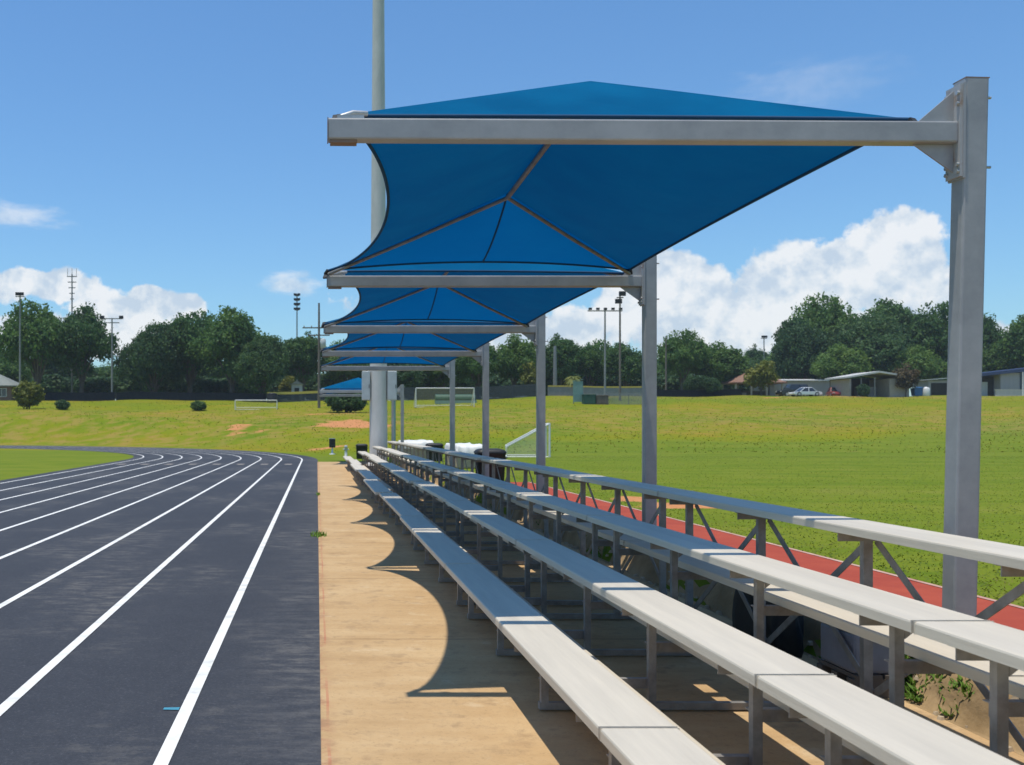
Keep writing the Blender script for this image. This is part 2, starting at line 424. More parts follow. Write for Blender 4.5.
# ------------------------------------------------------------------ ground
xs = sorted(set([-1500, -700, -350, -220, -150, -120] + list(np.arange(-95, 0, 2.5)) + [.01, 3.2, 3.5, 3.62, 3.8, 4.0, 4.6, 5.3, 6, 7] + list(np.arange(8, 130, 2.0)) + [140, 160, 190, 240, 350, 700, 1500]))
ys = sorted(set([-800, -300, -120, -60, -30, -10] + list(np.arange(0, 16, 4.0)) + list(np.arange(16, 26, 1.0)) + list(np.arange(26, 40, 3.0)) + list(np.arange(40, 165, 1.5)) + [170, 180, 200, 240, 320, 500, 900, 2000]))
SOIL = [(3.2, 94, 2.5, 6), (4.6, 89, 2.4, 2.5), (-6.6, 93, 1.5, 3), (.9, 72, 2.4, 1.6), (1.2, 108, 3.5, 1.2), (-6.2, 90, 1.5, 2.2), (2.6, 92, 3.2, 4.0),
        (6.3, 17.2, 1.0, .8), (5.95, 19.0, .5, 1.0), (75, 142, 4, 1.6), (64, 140, 2.6, 1.2)]
V = []; zone = []; soil = []; dry = []
for y in ys:
    for x in xs:
        x = float(x); y = float(y)
        V.append((x, y, terrain(x, y)))
        b_ = 74 + 24 * smooth(35, 72, x)
        mz = 1 - smooth(b_ - 7, b_ + 5, y)
        if x < 6 and y > 50 and math.hypot(x + 45.5, y - 50) > 44: mz = max(0.0, min(mz, .5 - (y - 60) * .05))
        if y > 126: mz = max(mz, .42)
        zone.append(mz)
        s = 0
        for sx, sy, ax, ay in SOIL:
            q = math.hypot((x - sx) / ax, (y - sy) / ay)
            s = max(s, 1.25 - .75 * q)
        soil.append(max(0, s))
        dry.append(smooth(76, 88, y) * (1 - smooth(112, 124, y)) * .55 + .5 * smooth(132, 138, y) * (1 - smooth(143, 148, y)) * smooth(20, 50, x))
nx = len(xs)
F = [(i*nx+j, i*nx+j+1, (i+1)*nx+j+1, (i+1)*nx+j) for i in range(len(ys)-1) for j in range(nx-1)]
me = bpy.data.meshes.new('grass_ground'); me.from_pydata(V, [], F)
me.polygons.foreach_set('use_smooth', [True]*len(F))
for nm, arr in (('mown', zone), ('soil', soil), ('dry', dry)):
    a = me.attributes.new(nm, 'FLOAT', 'POINT'); a.data.foreach_set('value', arr)
me.materials.append(M['grass'])
ground = bpy.data.objects.new('ground', me); col.objects.link(ground)
tag(ground, kind='structure')

CX, CY = -45.5, 50.0
def arc(r, a0, a1, n):
    return [(CX + r*math.cos(a0 + (a1-a0)*i/n), CY + r*math.sin(a0 + (a1-a0)*i/n)) for i in range(n+1)]
def stadium_strip(x_out, x_in, z):
    """a band that runs up the straight and round the far bend"""
    ro, ri = x_out - CX, x_in - CX
    rows = [[(x_in, -45, z), (x_out, -45, z)], [(x_in, 0, z), (x_out, 0, z)], [(x_in, 24, z), (x_out, 24, z)]]
    for (ao, ai) in zip(arc(ro, 0, math.pi, 96), arc(ri, 0, math.pi, 96)):
        rows.append([(*ai, z), (*ao, z)])
    return MB().grid(rows, False)
tag(stadium_strip(.035, -9.75, .006).build('running_track', M['track']), kind='structure')
lm = MB()
for i in range(9):
    x = -.748 - 1.058 * i
    t = stadium_strip(x + .036, x - .036, .0105)
    lm.add(t.v, t.f)
tag(lm.build('track_lane_lines', M['paint_line']), kind='structure')
bm_ = MB()
for i, (px, py) in enumerate(((-.835, 5.74), (-1.86, 5.62))):
    bm_.grid([[(px-.045, py-.022, .0105), (px+.045, py-.03, .0105)], [(px-.045, py+.02, .0105), (px+.045, py+.025, .0105)]], False)
tag(bm_.build('track_relay_marks', M['paint_blue']), kind='structure')
wm = MB()
for i in range(8):
    x = -.748 - 1.058 * (i + .5)
    wm.grid([[(x-.16, 43.8, .0105), (x+.16, 43.8, .0105)], [(x-.16, 45.0, .0105), (x+.16, 45.0, .0105)]], False)
tag(wm.build('track_lane_number_marks', M['paint_worn']), kind='structure')

# concrete apron under the bleachers: a real slab, then bare soil, then the red run-up strip
tag(MB().box(.02, 3.46, -12, 47.5, -.1, .014).build('concrete_apron', M['slab'], bevel=.004), kind='structure')
sg = MB(); rng = random.Random(5)
rows = []
for i in range(200):
    y = -12 + i * .27
    row = []
    for x in (3.462, 3.50, 3.54, 3.58, 3.62, 3.7, 3.8, 3.9, 3.985):
        k = rng.random()
        xx = x + (.015 * math.sin(y*2.1) + .035 * (rng.random() - .5) if 3.49 < x < 3.65 else 0)
        row.append((xx, y, max(.005, terrain(x, y) + .012 + (.045 * k if 3.5 < x < 3.95 else 0))))
    rows.append(row)
sg.grid(rows)
tag(sg.build('bare_soil_path', M['sand']), kind='structure')
tag(MB().grid([[(3.98, -14, .290), (5.25, -14, .290)], [(3.98, 24.6, .290), (5.25, 24.6, .290)]], False).build('red_runway_path', M['runway']), kind='structure')
tag(MB().grid([[(5.18, -14, .2945), (5.235, -14, .2945)], [(5.18, 24.6, .2945), (5.235, 24.6, .2945)]], False).build('runway_edge_line_path', M['paint_pink']), kind='structure')

# ------------------------------------------------------------------ leaf meshes
def leaf_quads(centers, radii, per, size, rs, flat=.75):
    """many small leaf faces spread over the shells of little clumps"""
    n = len(centers) * per
    c = np.repeat(np.array(centers), per, 0); r = np.repeat(np.array(radii), per)[:, None]
    d = rs.normal(size=(n, 3)); d /= np.linalg.norm(d, axis=1)[:, None]
    d[:, 2] *= flat
    p = c + d * r * (.35 + .75 * rs.random((n, 1)) ** .6)
    nrm = d * .7 + rs.normal(size=(n, 3)) * .55 + np.array([0, 0, .35]); nrm /= np.linalg.norm(nrm, axis=1)[:, None]
    t = np.cross(nrm, rs.normal(size=(n, 3))); t /= np.linalg.norm(t, axis=1)[:, None]
    b = np.cross(nrm, t)
    s = size * (.6 + .8 * rs.random((n, 1)))
    v = np.stack([p - t*s*.55, p - b*s*.33 + t*s*.05, p + t*s*.6, p + b*s*.33 + t*s*.05], 1).reshape(-1, 3)
    f = np.arange(4*n).reshape(-1, 4)
    return v, f

def leaf_object(name, v, f, m, parent=None):
    me = bpy.data.meshes.new(name)
    me.vertices.add(len(v)); me.vertices.foreach_set('co', v.astype(np.float32).ravel())
    me.loops.add(f.size); me.loops.foreach_set('vertex_index', f.astype(np.int32).ravel())
    me.polygons.add(len(f)); me.polygons.foreach_set('loop_start', np.arange(0, f.size, 4, dtype=np.int32))
    me.update(calc_edges=True); me.materials.append(m)
    o = bpy.data.objects.new(name, me); col.objects.link(o)
    if parent: o.parent = parent
    return o

def crown_clumps(rs, w, h, z0, nlobe, nclump, cr, ball=False):
    """lobes inside a domed envelope, clumps over the lobes"""
    lobes = []
    if ball:
        cs = []; cr_ = []
        for i in range(nclump):
            d = rs.normal(size=3); d /= np.linalg.norm(d); q = .80 * (.55 + .45*rs.random()) * (.88 + .12*math.sin(d[0]*5 + d[1]*4 + d[2]*3))
            cs.append((d[0]*w/2*q, d[1]*w/2*q, h*.5 + d[2]*h*.5*q)); cr_.append(cr * (.6 + .7*rs.random()))
        return [(0, 0, h*.5, w*.3, h*.3), (w*.2, 0, h*.5, w*.2, h*.2), (-w*.15, w*.1, h*.6, w*.2, h*.2)], cs, cr_
    for i in range(nlobe):
        a = 2*math.pi*(i + rs.random()*.7)/nlobe * (2 if i % 2 else 1)
        k = .25 + .75 * rs.random()
        rr = w/2 * (.22 + .46 * k)
        zz = z0 + (h - z0) * (.34 + .40 * (1 - k) + .10 * rs.random())
        lobes.append((math.cos(a)*rr, math.sin(a)*rr, zz, w * (.13 + .10*rs.random()), (h - z0) * (.17 + .12*rs.random())))
    lobes.append((rs.normal()*w*.05, rs.normal()*w*.05, h - (h-z0)*.34, w*.26, (h-z0)*.33))
    lobes.append((0, 0, z0 + (h-z0)*.42, w*.33, (h-z0)*.34))
    cs = []; cr_ = []
    for i in range(nclump):
        lx, ly, lz, lr, lh = lobes[rs.integers(len(lobes))]
        d = rs.normal(size=3); d /= np.linalg.norm(d)
        q = .55 + .45 * rs.random() ** .5
        p = (lx + d[0]*lr*q, ly + d[1]*lr*q, lz + d[2]*lh*q)
        if p[2] < z0 * .8 or p[2] > h: continue
        cs.append(p); cr_.append(cr * (.6 + .8*rs.random()))
    return lobes, cs, cr_

VAR = {}
def tree_variant(key, seed, w, h, z0, nlobe, nclump, per, cr, size, m, trunk_r):
    rs = np.random.default_rng(seed)
    lobes, cs, crs = crown_clumps(rs, w, h, z0, nlobe, nclump, cr, key in ('bush', 'shrub', 'bigbush'))
    v, f = leaf_quads(cs, crs, per, size, rs)
    root = bpy.data.objects.new('tree', None); col.objects.link(root)
    leaf_object('crown', v, f, m, root)
    t = MB()
    fork = z0 * .75
    t.tube([(0, 0, -.4), (.05, .02, fork*.5), (0, .05, fork), (rs.normal()*.2, rs.normal()*.2, z0 + (h-z0)*.4)], [trunk_r*1.35, trunk_r, trunk_r*.85, trunk_r*.35], 8)
    for lx, ly, lz, lr, lh in lobes:
        mid = (lx*.45, ly*.45, fork + (lz-fork)*.62)
        t.tube([(0, 0, fork*.85), mid, (lx, ly, lz)], [trunk_r*.5, trunk_r*.32, trunk_r*.1], 6)
    t.build('trunk', M['bark'], root)
    VAR[key] = (root, w, h); root['_used'] = 0
    return root

tree_variant('oak', 11, 15, 13, 3.0, 9, 360, 58, 1.25, .45, M['leaf_oak'], .42)
tree_variant('oak_b', 12, 13, 13, 3.2, 8, 340, 58, 1.2, .45, M['leaf_oak'], .40)
tree_variant('round', 13, 11, 11, 2.6, 8, 330, 58, 1.1, .45, M['leaf_mid'], .32)
tree_variant('tall', 14, 11, 15, 3.5, 8, 380, 58, 1.15, .45, M['leaf_oak'], .36)
tree_variant('dense', 15, 16, 14, 1.2, 11, 560, 58, 1.3, .45, M['leaf_dark'], .45)
tree_variant('yellow', 16, 4.2, 4.6, .7, 7, 120, 30, .55, .34, M['leaf_yellow'], .10)
tree_variant('bronze', 17, 4.0, 4.4, .8, 6, 120, 30, .55, .34, M['leaf_red'], .10)
tree_variant('bush', 18, 2.2, 1.7, .05, 6, 150, 34, .34, .2, M['leaf_dark'], .06)
tree_variant('bigbush', 19, 6, 3.4, .05, 9, 330, 34, .65, .36, M['leaf_dark'], .12)
tree_variant('shrub', 20, 4.2, 4.0, .15, 8, 300, 34, .5, .32, M['leaf_yellow'], .09)

def plant(key, name, label, cat, px, y, top_py=None, wpx=None, group=None, rz=None, h=None, w=None):
    root, vw, vh = VAR[key]
    o = root if not root['_used'] else copy_tree(root)
    if '_used' in o: 
        if o is root: root['_used'] = 1
    p = at(px, y)
    hh = h if h else zat(top_py, y) - p.z
    ww = w if w else wpx * y / 1000.0
    o.name = name
    o.location = p - Vector((0, 0, .05)); o.scale = (ww/vw, ww/vw, hh/vh)
    o.rotation_euler = (0, 0, rz if rz is not None else (px * 1.7) % 6.28)
    o['label'] = label; o['category'] = cat
    if group: o['group'] = group
    elif 'group' in o: del o['group']
    return o

G1 = 'trees along the far side of the field'
TREES = [
 # left of the canopies
 ('oak',   'oak_tree', 'broad dark oak behind the thin lamp pole at far left', 38, 152, 303, 84),
 ('oak_b', 'oak_tree', 'oak with open crown behind the tall antenna mast', 82, 156, 305, 72),
 ('round', 'green_tree', 'low tree beside the brick house at far left', -4, 172, 346, 66),
 ('dense', 'oak_tree', 'wide bushy oak at the left end of the big clump behind the dark hedge fence', 154, 154, 322, 72),
 ('oak',   'oak_tree', 'rounded oak in the middle of the clump above the small dark ball bush', 190, 158, 311, 90),
 ('oak_b', 'oak_tree', 'tallest oak of the clump left of the yellow capped fence', 232, 150, 309, 84),
 ('dense', 'oak_tree', 'low dark oak sloping down at the right end of the clump', 262, 146, 334, 62),
 ('tall',  'green_tree', 'dark tree just left of the wooden utility pole', 303, 160, 332, 46),
 ('oak',   'green_tree', 'tree behind the left ends of the canopy beams', 345, 165, 342, 60),
 ('dense', 'green_tree', 'dark tree behind the big round concrete pole', 398, 158, 350, 66),
 ('round', 'green_tree', 'tree behind the white goal on the bank', 440, 160, 346, 60),
 # between the canopy posts
 ('oak_b', 'green_tree', 'tree left of the fourth canopy post, above the far goal', 478, 150, 342, 54),
 ('round', 'green_tree', 'bright bushy tree between the third and fourth canopy posts', 514, 152, 336, 52),
 ('tall',  'green_tree', 'dark tree just right of the third canopy post', 560, 165, 334, 48),
 ('oak',   'green_tree', 'tree behind the palm near the faded green panel', 590, 170, 341, 62),
 ('oak_b', 'green_tree', 'tree behind the twin floodlight poles', 626, 166, 343, 54),
 ('oak',   'green_tree', 'taller tree right of the second canopy post', 682, 160, 331, 60),
 ('round', 'green_tree', 'tree sloping down above the dark fence', 716, 162, 344, 58),
 ('dense', 'green_tree', 'low dark bush tree left of the brown roofed pavilion', 702, 150, 375, 40),
 ('tall',  'green_tree', 'pale distant tree above the brown roofed pavilion', 757, 230, 345, 30),
 # right hand clump
 ('dense', 'oak_tree', 'dark oak at the left end of the right hand clump', 800, 172, 318, 66),
 ('oak',   'oak_tree', 'highest oak of the right hand clump with the peaked top', 824, 178, 297, 84),
 ('dense', 'oak_tree', 'oak directly behind the open carport', 868, 168, 312, 92),
 ('oak_b', 'oak_tree', 'broad oak in the middle of the right hand clump', 892, 182, 301, 84),
 ('oak',   'oak_tree', 'oak just left of the nearest canopy post', 932, 176, 305, 80),
 ('round', 'green_tree', 'bright low tree in front of the right hand clump', 838, 162, 346, 58),
 ('round', 'green_tree', 'low tree between the carport and the nearest post', 920, 160, 348, 56),
 ('tall',  'green_tree', 'thin tree just right of the nearest canopy post', 980, 180, 308, 46),
 ('oak_b', 'green_tree', 'dark tree above the navy roof at far right', 1034, 165, 315, 66),
 ('round', 'green_tree', 'low tree behind the navy roofed shed', 998, 172, 345, 50),
]
for i, (k, nm, lb, px, y, top, w) in enumerate(TREES):
    plant(k, nm, lb, 'tree', px, y, top, w, G1, rz=i * 2.39)
FILL = [(55, 195, 350, 90), (118, 200, 362, 70), (205, 205, 350, 110), (290, 200, 355, 70), (372, 205, 352, 90), (465, 200, 352, 80), (540, 205, 350, 80),
        (612, 205, 352, 80), (660, 205, 352, 70), (742, 205, 357, 60), (785, 200, 352, 60), (955, 205, 345, 70), (1010, 200, 352, 60), (-40, 190, 340, 70), (1075, 180, 330, 80)]
FL = ['behind the left oaks', 'in the gap left of the big clump', 'behind the big clump', 'behind the yellow capped fence', 'behind the far canopy', 'behind the fourth post',
      'between the third post and the green panel', 'behind the floodlight poles', 'behind the second post', 'behind the brown pavilion', 'behind the yellow tree',
      'behind the nearest post', 'behind the navy roofed shed', 'beyond the brick house', 'beyond the right edge']
for i, ((px, y, top, w), lb) in enumerate(zip(FILL, FL)):
    plant(['dense', 'oak', 'oak_b'][i % 3], 'green_tree', 'lower background tree ' + lb, 'tree', px, y, top, w, G1, rz=i * 1.7)

plant('shrub', 'round_shrub', 'round yellow green shrub in front of the brick house', 'shrub', 29, 118, 378, 35)
plant('bush', 'ball_bush', 'small dark bush right of the yellow green shrub', 'bush', 63, 117, 399, 17)
plant('bush', 'ball_bush', 'small dark ball bush alone on the bank below the big oaks', 'bush', 199, 117, 400, 19)
plant('bigbush', 'wide_bush', 'wide dark bush seen under the far canopy', 'bush', 347, 112, 388, 52)
plant('yellow', 'yellow_tree', 'small yellow green tree in front of the brown roofed pavilion', 'tree', 761, 146, 361, 32)
plant('yellow', 'yellow_shrub', 'little bright yellow shrub behind the yellow capped fence', 'shrub', 288, 152, 376, 18)
plant('bronze', 'bronze_tree', 'small bronze leaved tree at the right end of the carport', 'tree', 906, 147, 364, 26)
plant('bush', 'garden_bush', 'small green bush inside the open carport front', 'bush', 864, 146, 383, 14)
plant('yellow', 'yellow_shrub', 'yellow tinted shrub top behind the third and fourth posts', 'shrub', 531, 149, 362, 24)

# hedge bushes filling in below the crowns
HB = [(52, 163, 372, 60, 'below the antenna mast'), (98, 164, 374, 62, 'left of the pale crossarm pole'), (134, 166, 370, 56, 'right of the pale crossarm pole'), (168, 166, 372, 60, 'under the left of the oak clump'),
      (206, 167, 374, 62, 'under the middle of the oak clump'), (244, 165, 371, 62, 'under the right of the oak clump'), (276, 168, 374, 40, 'behind the yellow capped fence'), (325, 168, 370, 62, 'behind the utility pole'),
      (372, 168, 371, 60, 'behind the far canopy roof'), (420, 168, 370, 60, 'left behind the far goal'), (462, 168, 372, 60, 'right behind the far goal'), (505, 168, 370, 60, 'behind the yellow tinted shrub'),
      (545, 170, 371, 60, 'beside the third post'), (588, 176, 372, 64, 'behind the palm'), (632, 174, 371, 64, 'left of the second post'), (678, 168, 372, 60, 'right of the second post'), (724, 175, 371, 60, 'left behind the pavilion'),
      (772, 178, 370, 60, 'right behind the pavilion'), (955, 172, 366, 70, 'behind the nearest post'), (990, 178, 366, 60, 'behind the navy roof'), (12, 176, 370, 60, 'behind the brick house')]
for i, (px, y, top, w, lb) in enumerate(HB):
    plant('bigbush', 'hedge_bush', 'dark hedge bush ' + lb, 'bush', px, y, top, w, 'dark bushes under the far trees', rz=i*1.3)

# palm
pp = at(573, 150)
palm = thing('palm_tree', 'small palm with drooping fronds behind the faded green panel', 'palm', pp)
tm = MB(); tm.tube([(0, 0, -.2), (.1, 0, 1.2), (.05, .05, 2.6)], [.24, .19, .17], 8); tm.build('trunk', M['bark'], palm)
fm = MB(); rg = random.Random(3)
for k in range(26):
    a = rg.random()*6.28; el = rg.uniform(.1, 1.2); ln = rg.uniform(1.5, 2.1)
    prev = None; pts = []
    for s in range(6):
        t = s/5
        rr = ln * t * math.cos(el*(1-t*.2)); zz = 2.6 + ln*(math.sin(el)*t - 1.0*t*t)
        pts.append(Vector((.05+math.cos(a)*rr, .05+math.sin(a)*rr, zz)))
    side = Vector((-math.sin(a), math.cos(a), 0))
    rows = []
    for s, p in enumerate(pts):
        wd = .26 * math.sin(math.pi*(.12 + .85*s/5))
        rows.append([p - side*wd - Vector((0,0,wd*.5)), p, p + side*wd - Vector((0,0,wd*.5))])
    fm.grid(rows)
fm.build('crown', M['leaf_yellow'], palm)

# ------------------------------------------------------------------ bleachers
SEATX = [0, .61, 1.22, 1.83]; SEATZ = [.44, .645, .855, 1.065]
def plank(mb, x0, z_top, w=.30, t=.048, y0=.006, y1=4.68):
    prof = [(x0, z_top - t), (x0 + .012, z_top - t), (x0 + .012, z_top - .012), (x0 + w - .012, z_top - .012), (x0 + w - .012, z_top - t), (x0 + w, z_top - t),
            (x0 + w, z_top - .010), (x0 + w - .003, z_top - .003), (x0 + w - .010, z_top)]
    prof += [(x0 + .010, z_top), (x0 + .003, z_top - .003), (x0, z_top - .010)]
    mb.prism(prof, 'y', y0, y1)
    # end caps
    mb.box(x0 - .002, x0 + w + .002, y0 - .004, y0, z_top - t - .002, z_top + .0015)
    mb.box(x0 - .002, x0 + w + .002, y1, y1 + .004, z_top - t - .002, z_top + .0015)
    return mb
FY = [.43, 1.78, 3.13, 4.48]
def make_bleacher():
    root = thing('bleacher', 'x', 'bleacher', (1.10, 0, 0))
    for x, z in zip(SEATX, SEATZ):
        plank(MB(), x, z, .305).build('seat', M['alu'], root)
    for i in range(3):
        plank(MB(), SEATX[i] + .318, SEATZ[i] - .215, .265).build('footboard', M['alu'], root)
    for y in FY:
        f = MB()
        f.box(.16, 2.10, y - .022, y + .022, .012, .05)                 # ground runner
        for i, (x, z) in enumerate(zip(SEATX, SEATZ)):
            zb = z - .049
            f.box(x + .015, x + .29, y - .028, y - .022, zb - .05, zb)   # seat bracket, an angle
            f.box(x + .015, x + .29, y - .022, y + .022, zb - .005, zb)
            if i < 3:
                zf = z - .215 - .049
                f.box(x + .17, x + .80, y + .021, y + .027, zf - .055, zf)   # arm carrying the footboard
                f.box(x + .17, x + .80, y + .027, y + .062, zf - .005, zf)
                f.add([(x+.215, y-.02, zb-.05), (x+.29, y-.02, zb-.05), (x+.215, y-.02, zb-.11),
                       (x+.215, y-.014, zb-.05), (x+.29, y-.014, zb-.05), (x+.215, y-.014, zb-.11)],
                      [(0,2,1),(3,4,5),(0,1,4,3),(1,2,5,4),(2,0,3,5)])
        fr = f.build('support_frame', M['galv'], root)
        for i, (x, z) in enumerate(zip(SEATX, SEATZ)):
            w = .026 if i == 3 else .021
            l = MB(); cx = x + .19
            # angle-section upright
            l.box(cx - w, cx + w, y - .021, y - .015, .02, z - .052)
            l.box(cx - w, cx - w + .006, y - .015, y + .021, .02, z - .052)
            if i == 3: l.box(cx + w - .006, cx + w, y - .015, y + .021, .02, z - .052)
            l.build('leg', M['galv'], fr)
    for a, b in zip(FY[:-1], FY[1:]):
        x = SEATX[3] + .19
        br = MB()
        br.bar((x + .035, a + .02, .97), (x + .035, b - .02, .10), .006, .045)
        br.bar((x + .045, a + .02, .10), (x + .045, b - .02, .97), .006, .045)
        br.build('cross_brace', M['galv'], root)
    return root
bl0 = make_bleacher()
BL = ['nearest bleacher unit, cut by the bottom edge of the photo, fully sunlit',
      'bleacher unit under the near edge of the first canopy, half sun and half shade',
      'bleacher unit that ends level with the second canopy post',
      'bleacher unit just beyond the second canopy post',
      'bleacher unit level with the third canopy post',
      'bleacher unit beside the fourth canopy post and the black bin',
      'bleacher unit under the last of the close canopies',
      'sunlit bleacher unit beyond the fifth canopy post, second from the far end',
      'farthest bleacher unit, ending beside the big concrete pole']
rj = random.Random(21)
for k in range(9):
    o = bl0 if k == 0 else copy_tree(bl0)
    jx = (0, 0, 0, .03, -.05, .05, -.03, .04, -.02)[k]; jz = 0 if k < 3 else rj.uniform(-.004, .02)
    o.location = (1.10 + jx, -.80 + 4.7 * k, .014 + jz)
    o.rotation_euler = (0, 0, 0 if k < 3 else rj.uniform(-.006, .006))
    tag(o, BL[k], 'bleacher', 'aluminium bleacher units standing in one row')

# ------------------------------------------------------------------ shade structures
def rbox(mb, x0, x1, y0, y1, z0, z1, axis, r=.012):
    """square tube with rounded corners along an axis"""
    if axis == 'z': a0, a1, b0, b1, t0, t1 = x0, x1, y0, y1, z0, z1
    else: a0, a1, b0, b1, t0, t1 = y0, y1, z0, z1, x0, x1
    poly = []
    for cx, cy, s in ((a1-r, b1-r, 0), (a0+r, b1-r, 90), (a0+r, b0+r, 180), (a1-r, b0+r, 270)):
        for q in (0, 45, 90):
            t = R(s + q); poly.append((cx + r*math.cos(t), cy + r*math.sin(t)))
    mb.prism(poly, axis, t0, t1)
M['flange'] = mat('rust_streaked_steel', (.42, .42, .41), (.33, .22, .15), scale=9, rough=.6, lo=.5, hi=.68)
PX = 3.735; BEAM_Z = 3.31
def make_post():
    root = thing('shade_post', 'x', 'canopy post', (PX, 0, 0))
    p = MB(); rbox(p, -.068, .068, -.06, .06, 0, 3.615, 'z'); p.build('post', M['post'], root)
    MB().box(-.0685, .0685, -.0605, .0605, 3.616, 3.622).build('cap_plate', M['rust'], root)
    MB().box(-.12, .12, -.12, .12, .225, .245).build('base_plate', M['post'], root)
    b = MB(); rbox(b, -3.62, -.099, -.05, .05, BEAM_Z - .061, BEAM_Z + .061, 'x', .01)
    beam = b.build('beam', M['post'], root)
    MB().box(-3.626, -3.621, -.052, .052, BEAM_Z - .0625, BEAM_Z + .0625).build('end_cap', M['rust'], beam)
    MB().box(-3.61, -3.46, -.04, .04, BEAM_Z - .078, BEAM_Z - .062).build('corner_lug', M['rust'], beam)
    c = MB(); c.box(-3.57, -3.42, -.035, .045, BEAM_Z + .062, BEAM_Z + .082); c.tube([(-3.55, 0, BEAM_Z+.08), (-3.48, .02, BEAM_Z+.11), (-3.40, .05, BEAM_Z+.115)], .016, 8)
    c.build('corner_bracket', M['zinc'], beam)
    g = MB()
    g.prism([(-.099, BEAM_Z + .062), (-.31, BEAM_Z + .062), (-.099, BEAM_Z + .245)], 'y', -.006, .006)
    g.build('gusset', M['post'], root)
    g = MB()
    g.prism([(-.099, BEAM_Z - .062), (-.33, BEAM_Z - .062), (-.099, BEAM_Z - .225)], 'y', -.006, .006)
    g.build('gusset', M['post'], root)
    MB().box(-.0985, -.083, -.066, .066, BEAM_Z - .26, BEAM_Z + .27).build('flange_plate', M['flange'], root)
    MB().box(-.0825, -.0685, -.07, .07, BEAM_Z - .27, BEAM_Z + .275).build('post_plate', M['post'], root)
    for z in (-.23, -.19, .16, .22):
        for s in (-1, 1):
            bt = MB(); bt.tube([(-.112, s*.052, BEAM_Z + z), (-.0985, s*.052, BEAM_Z + z)], .012, 6)
            bt.build('bolt', M['zinc'], root)
    for z in (-.2, .2):
        bt = MB(); bt.tube([(.0685, -.03, BEAM_Z + z), (.10, -.03, BEAM_Z + z)], .008, 6); bt.build('bolt', M['zinc'], root)
    return root
POSTY = [5.79, 11.24, 16.69, 22.14, 27.59, 43.8, 49.25]
PL = ['nearest grey canopy post with rusty cap, at right of the photo', 'second grey canopy post, at the far corner of the first canopy',
      'third grey canopy post, in front of the slanted white goal', 'fourth grey canopy post, right of the black bin',
      'fifth grey canopy post, end of the close row, in front of the far goal', 'thin far canopy post beside the concrete pole carrying the front beam',
      'farthest canopy post, carrying the rear beam of the far canopy']
post0 = make_post()
for k, y in enumerate(POSTY):
    o = post0 if k == 0 else copy_tree(post0)
    o.location = (PX, y, .012 if k == 0 else (-.045 if k < 5 else -.09))
    if k == 0: lead = o
    tag(o, PL[k], 'canopy post', 'cantilever posts holding the blue canopies')

# the nearest post leans a little; its beam stays nearly level
lead.rotation_euler = (0, R(1.3), 0); lead.location = (PX - .03, POSTY[0], .012)
for ch in lead.children:
    if ch.name.startswith(('beam', 'gusset', 'flange', 'bolt', 'post_plate')):
        q = Matrix.Rotation(R(-1.0), 4, 'Y'); pv = Vector((-.06, 0, BEAM_Z))
        ch.matrix_local = Matrix.Translation(pv) @ q @ Matrix.Translation(-pv) @ (Matrix.Scale(1.026, 4, (1, 0, 0)) if ch.name.startswith('beam') else Matrix.Identity(4))

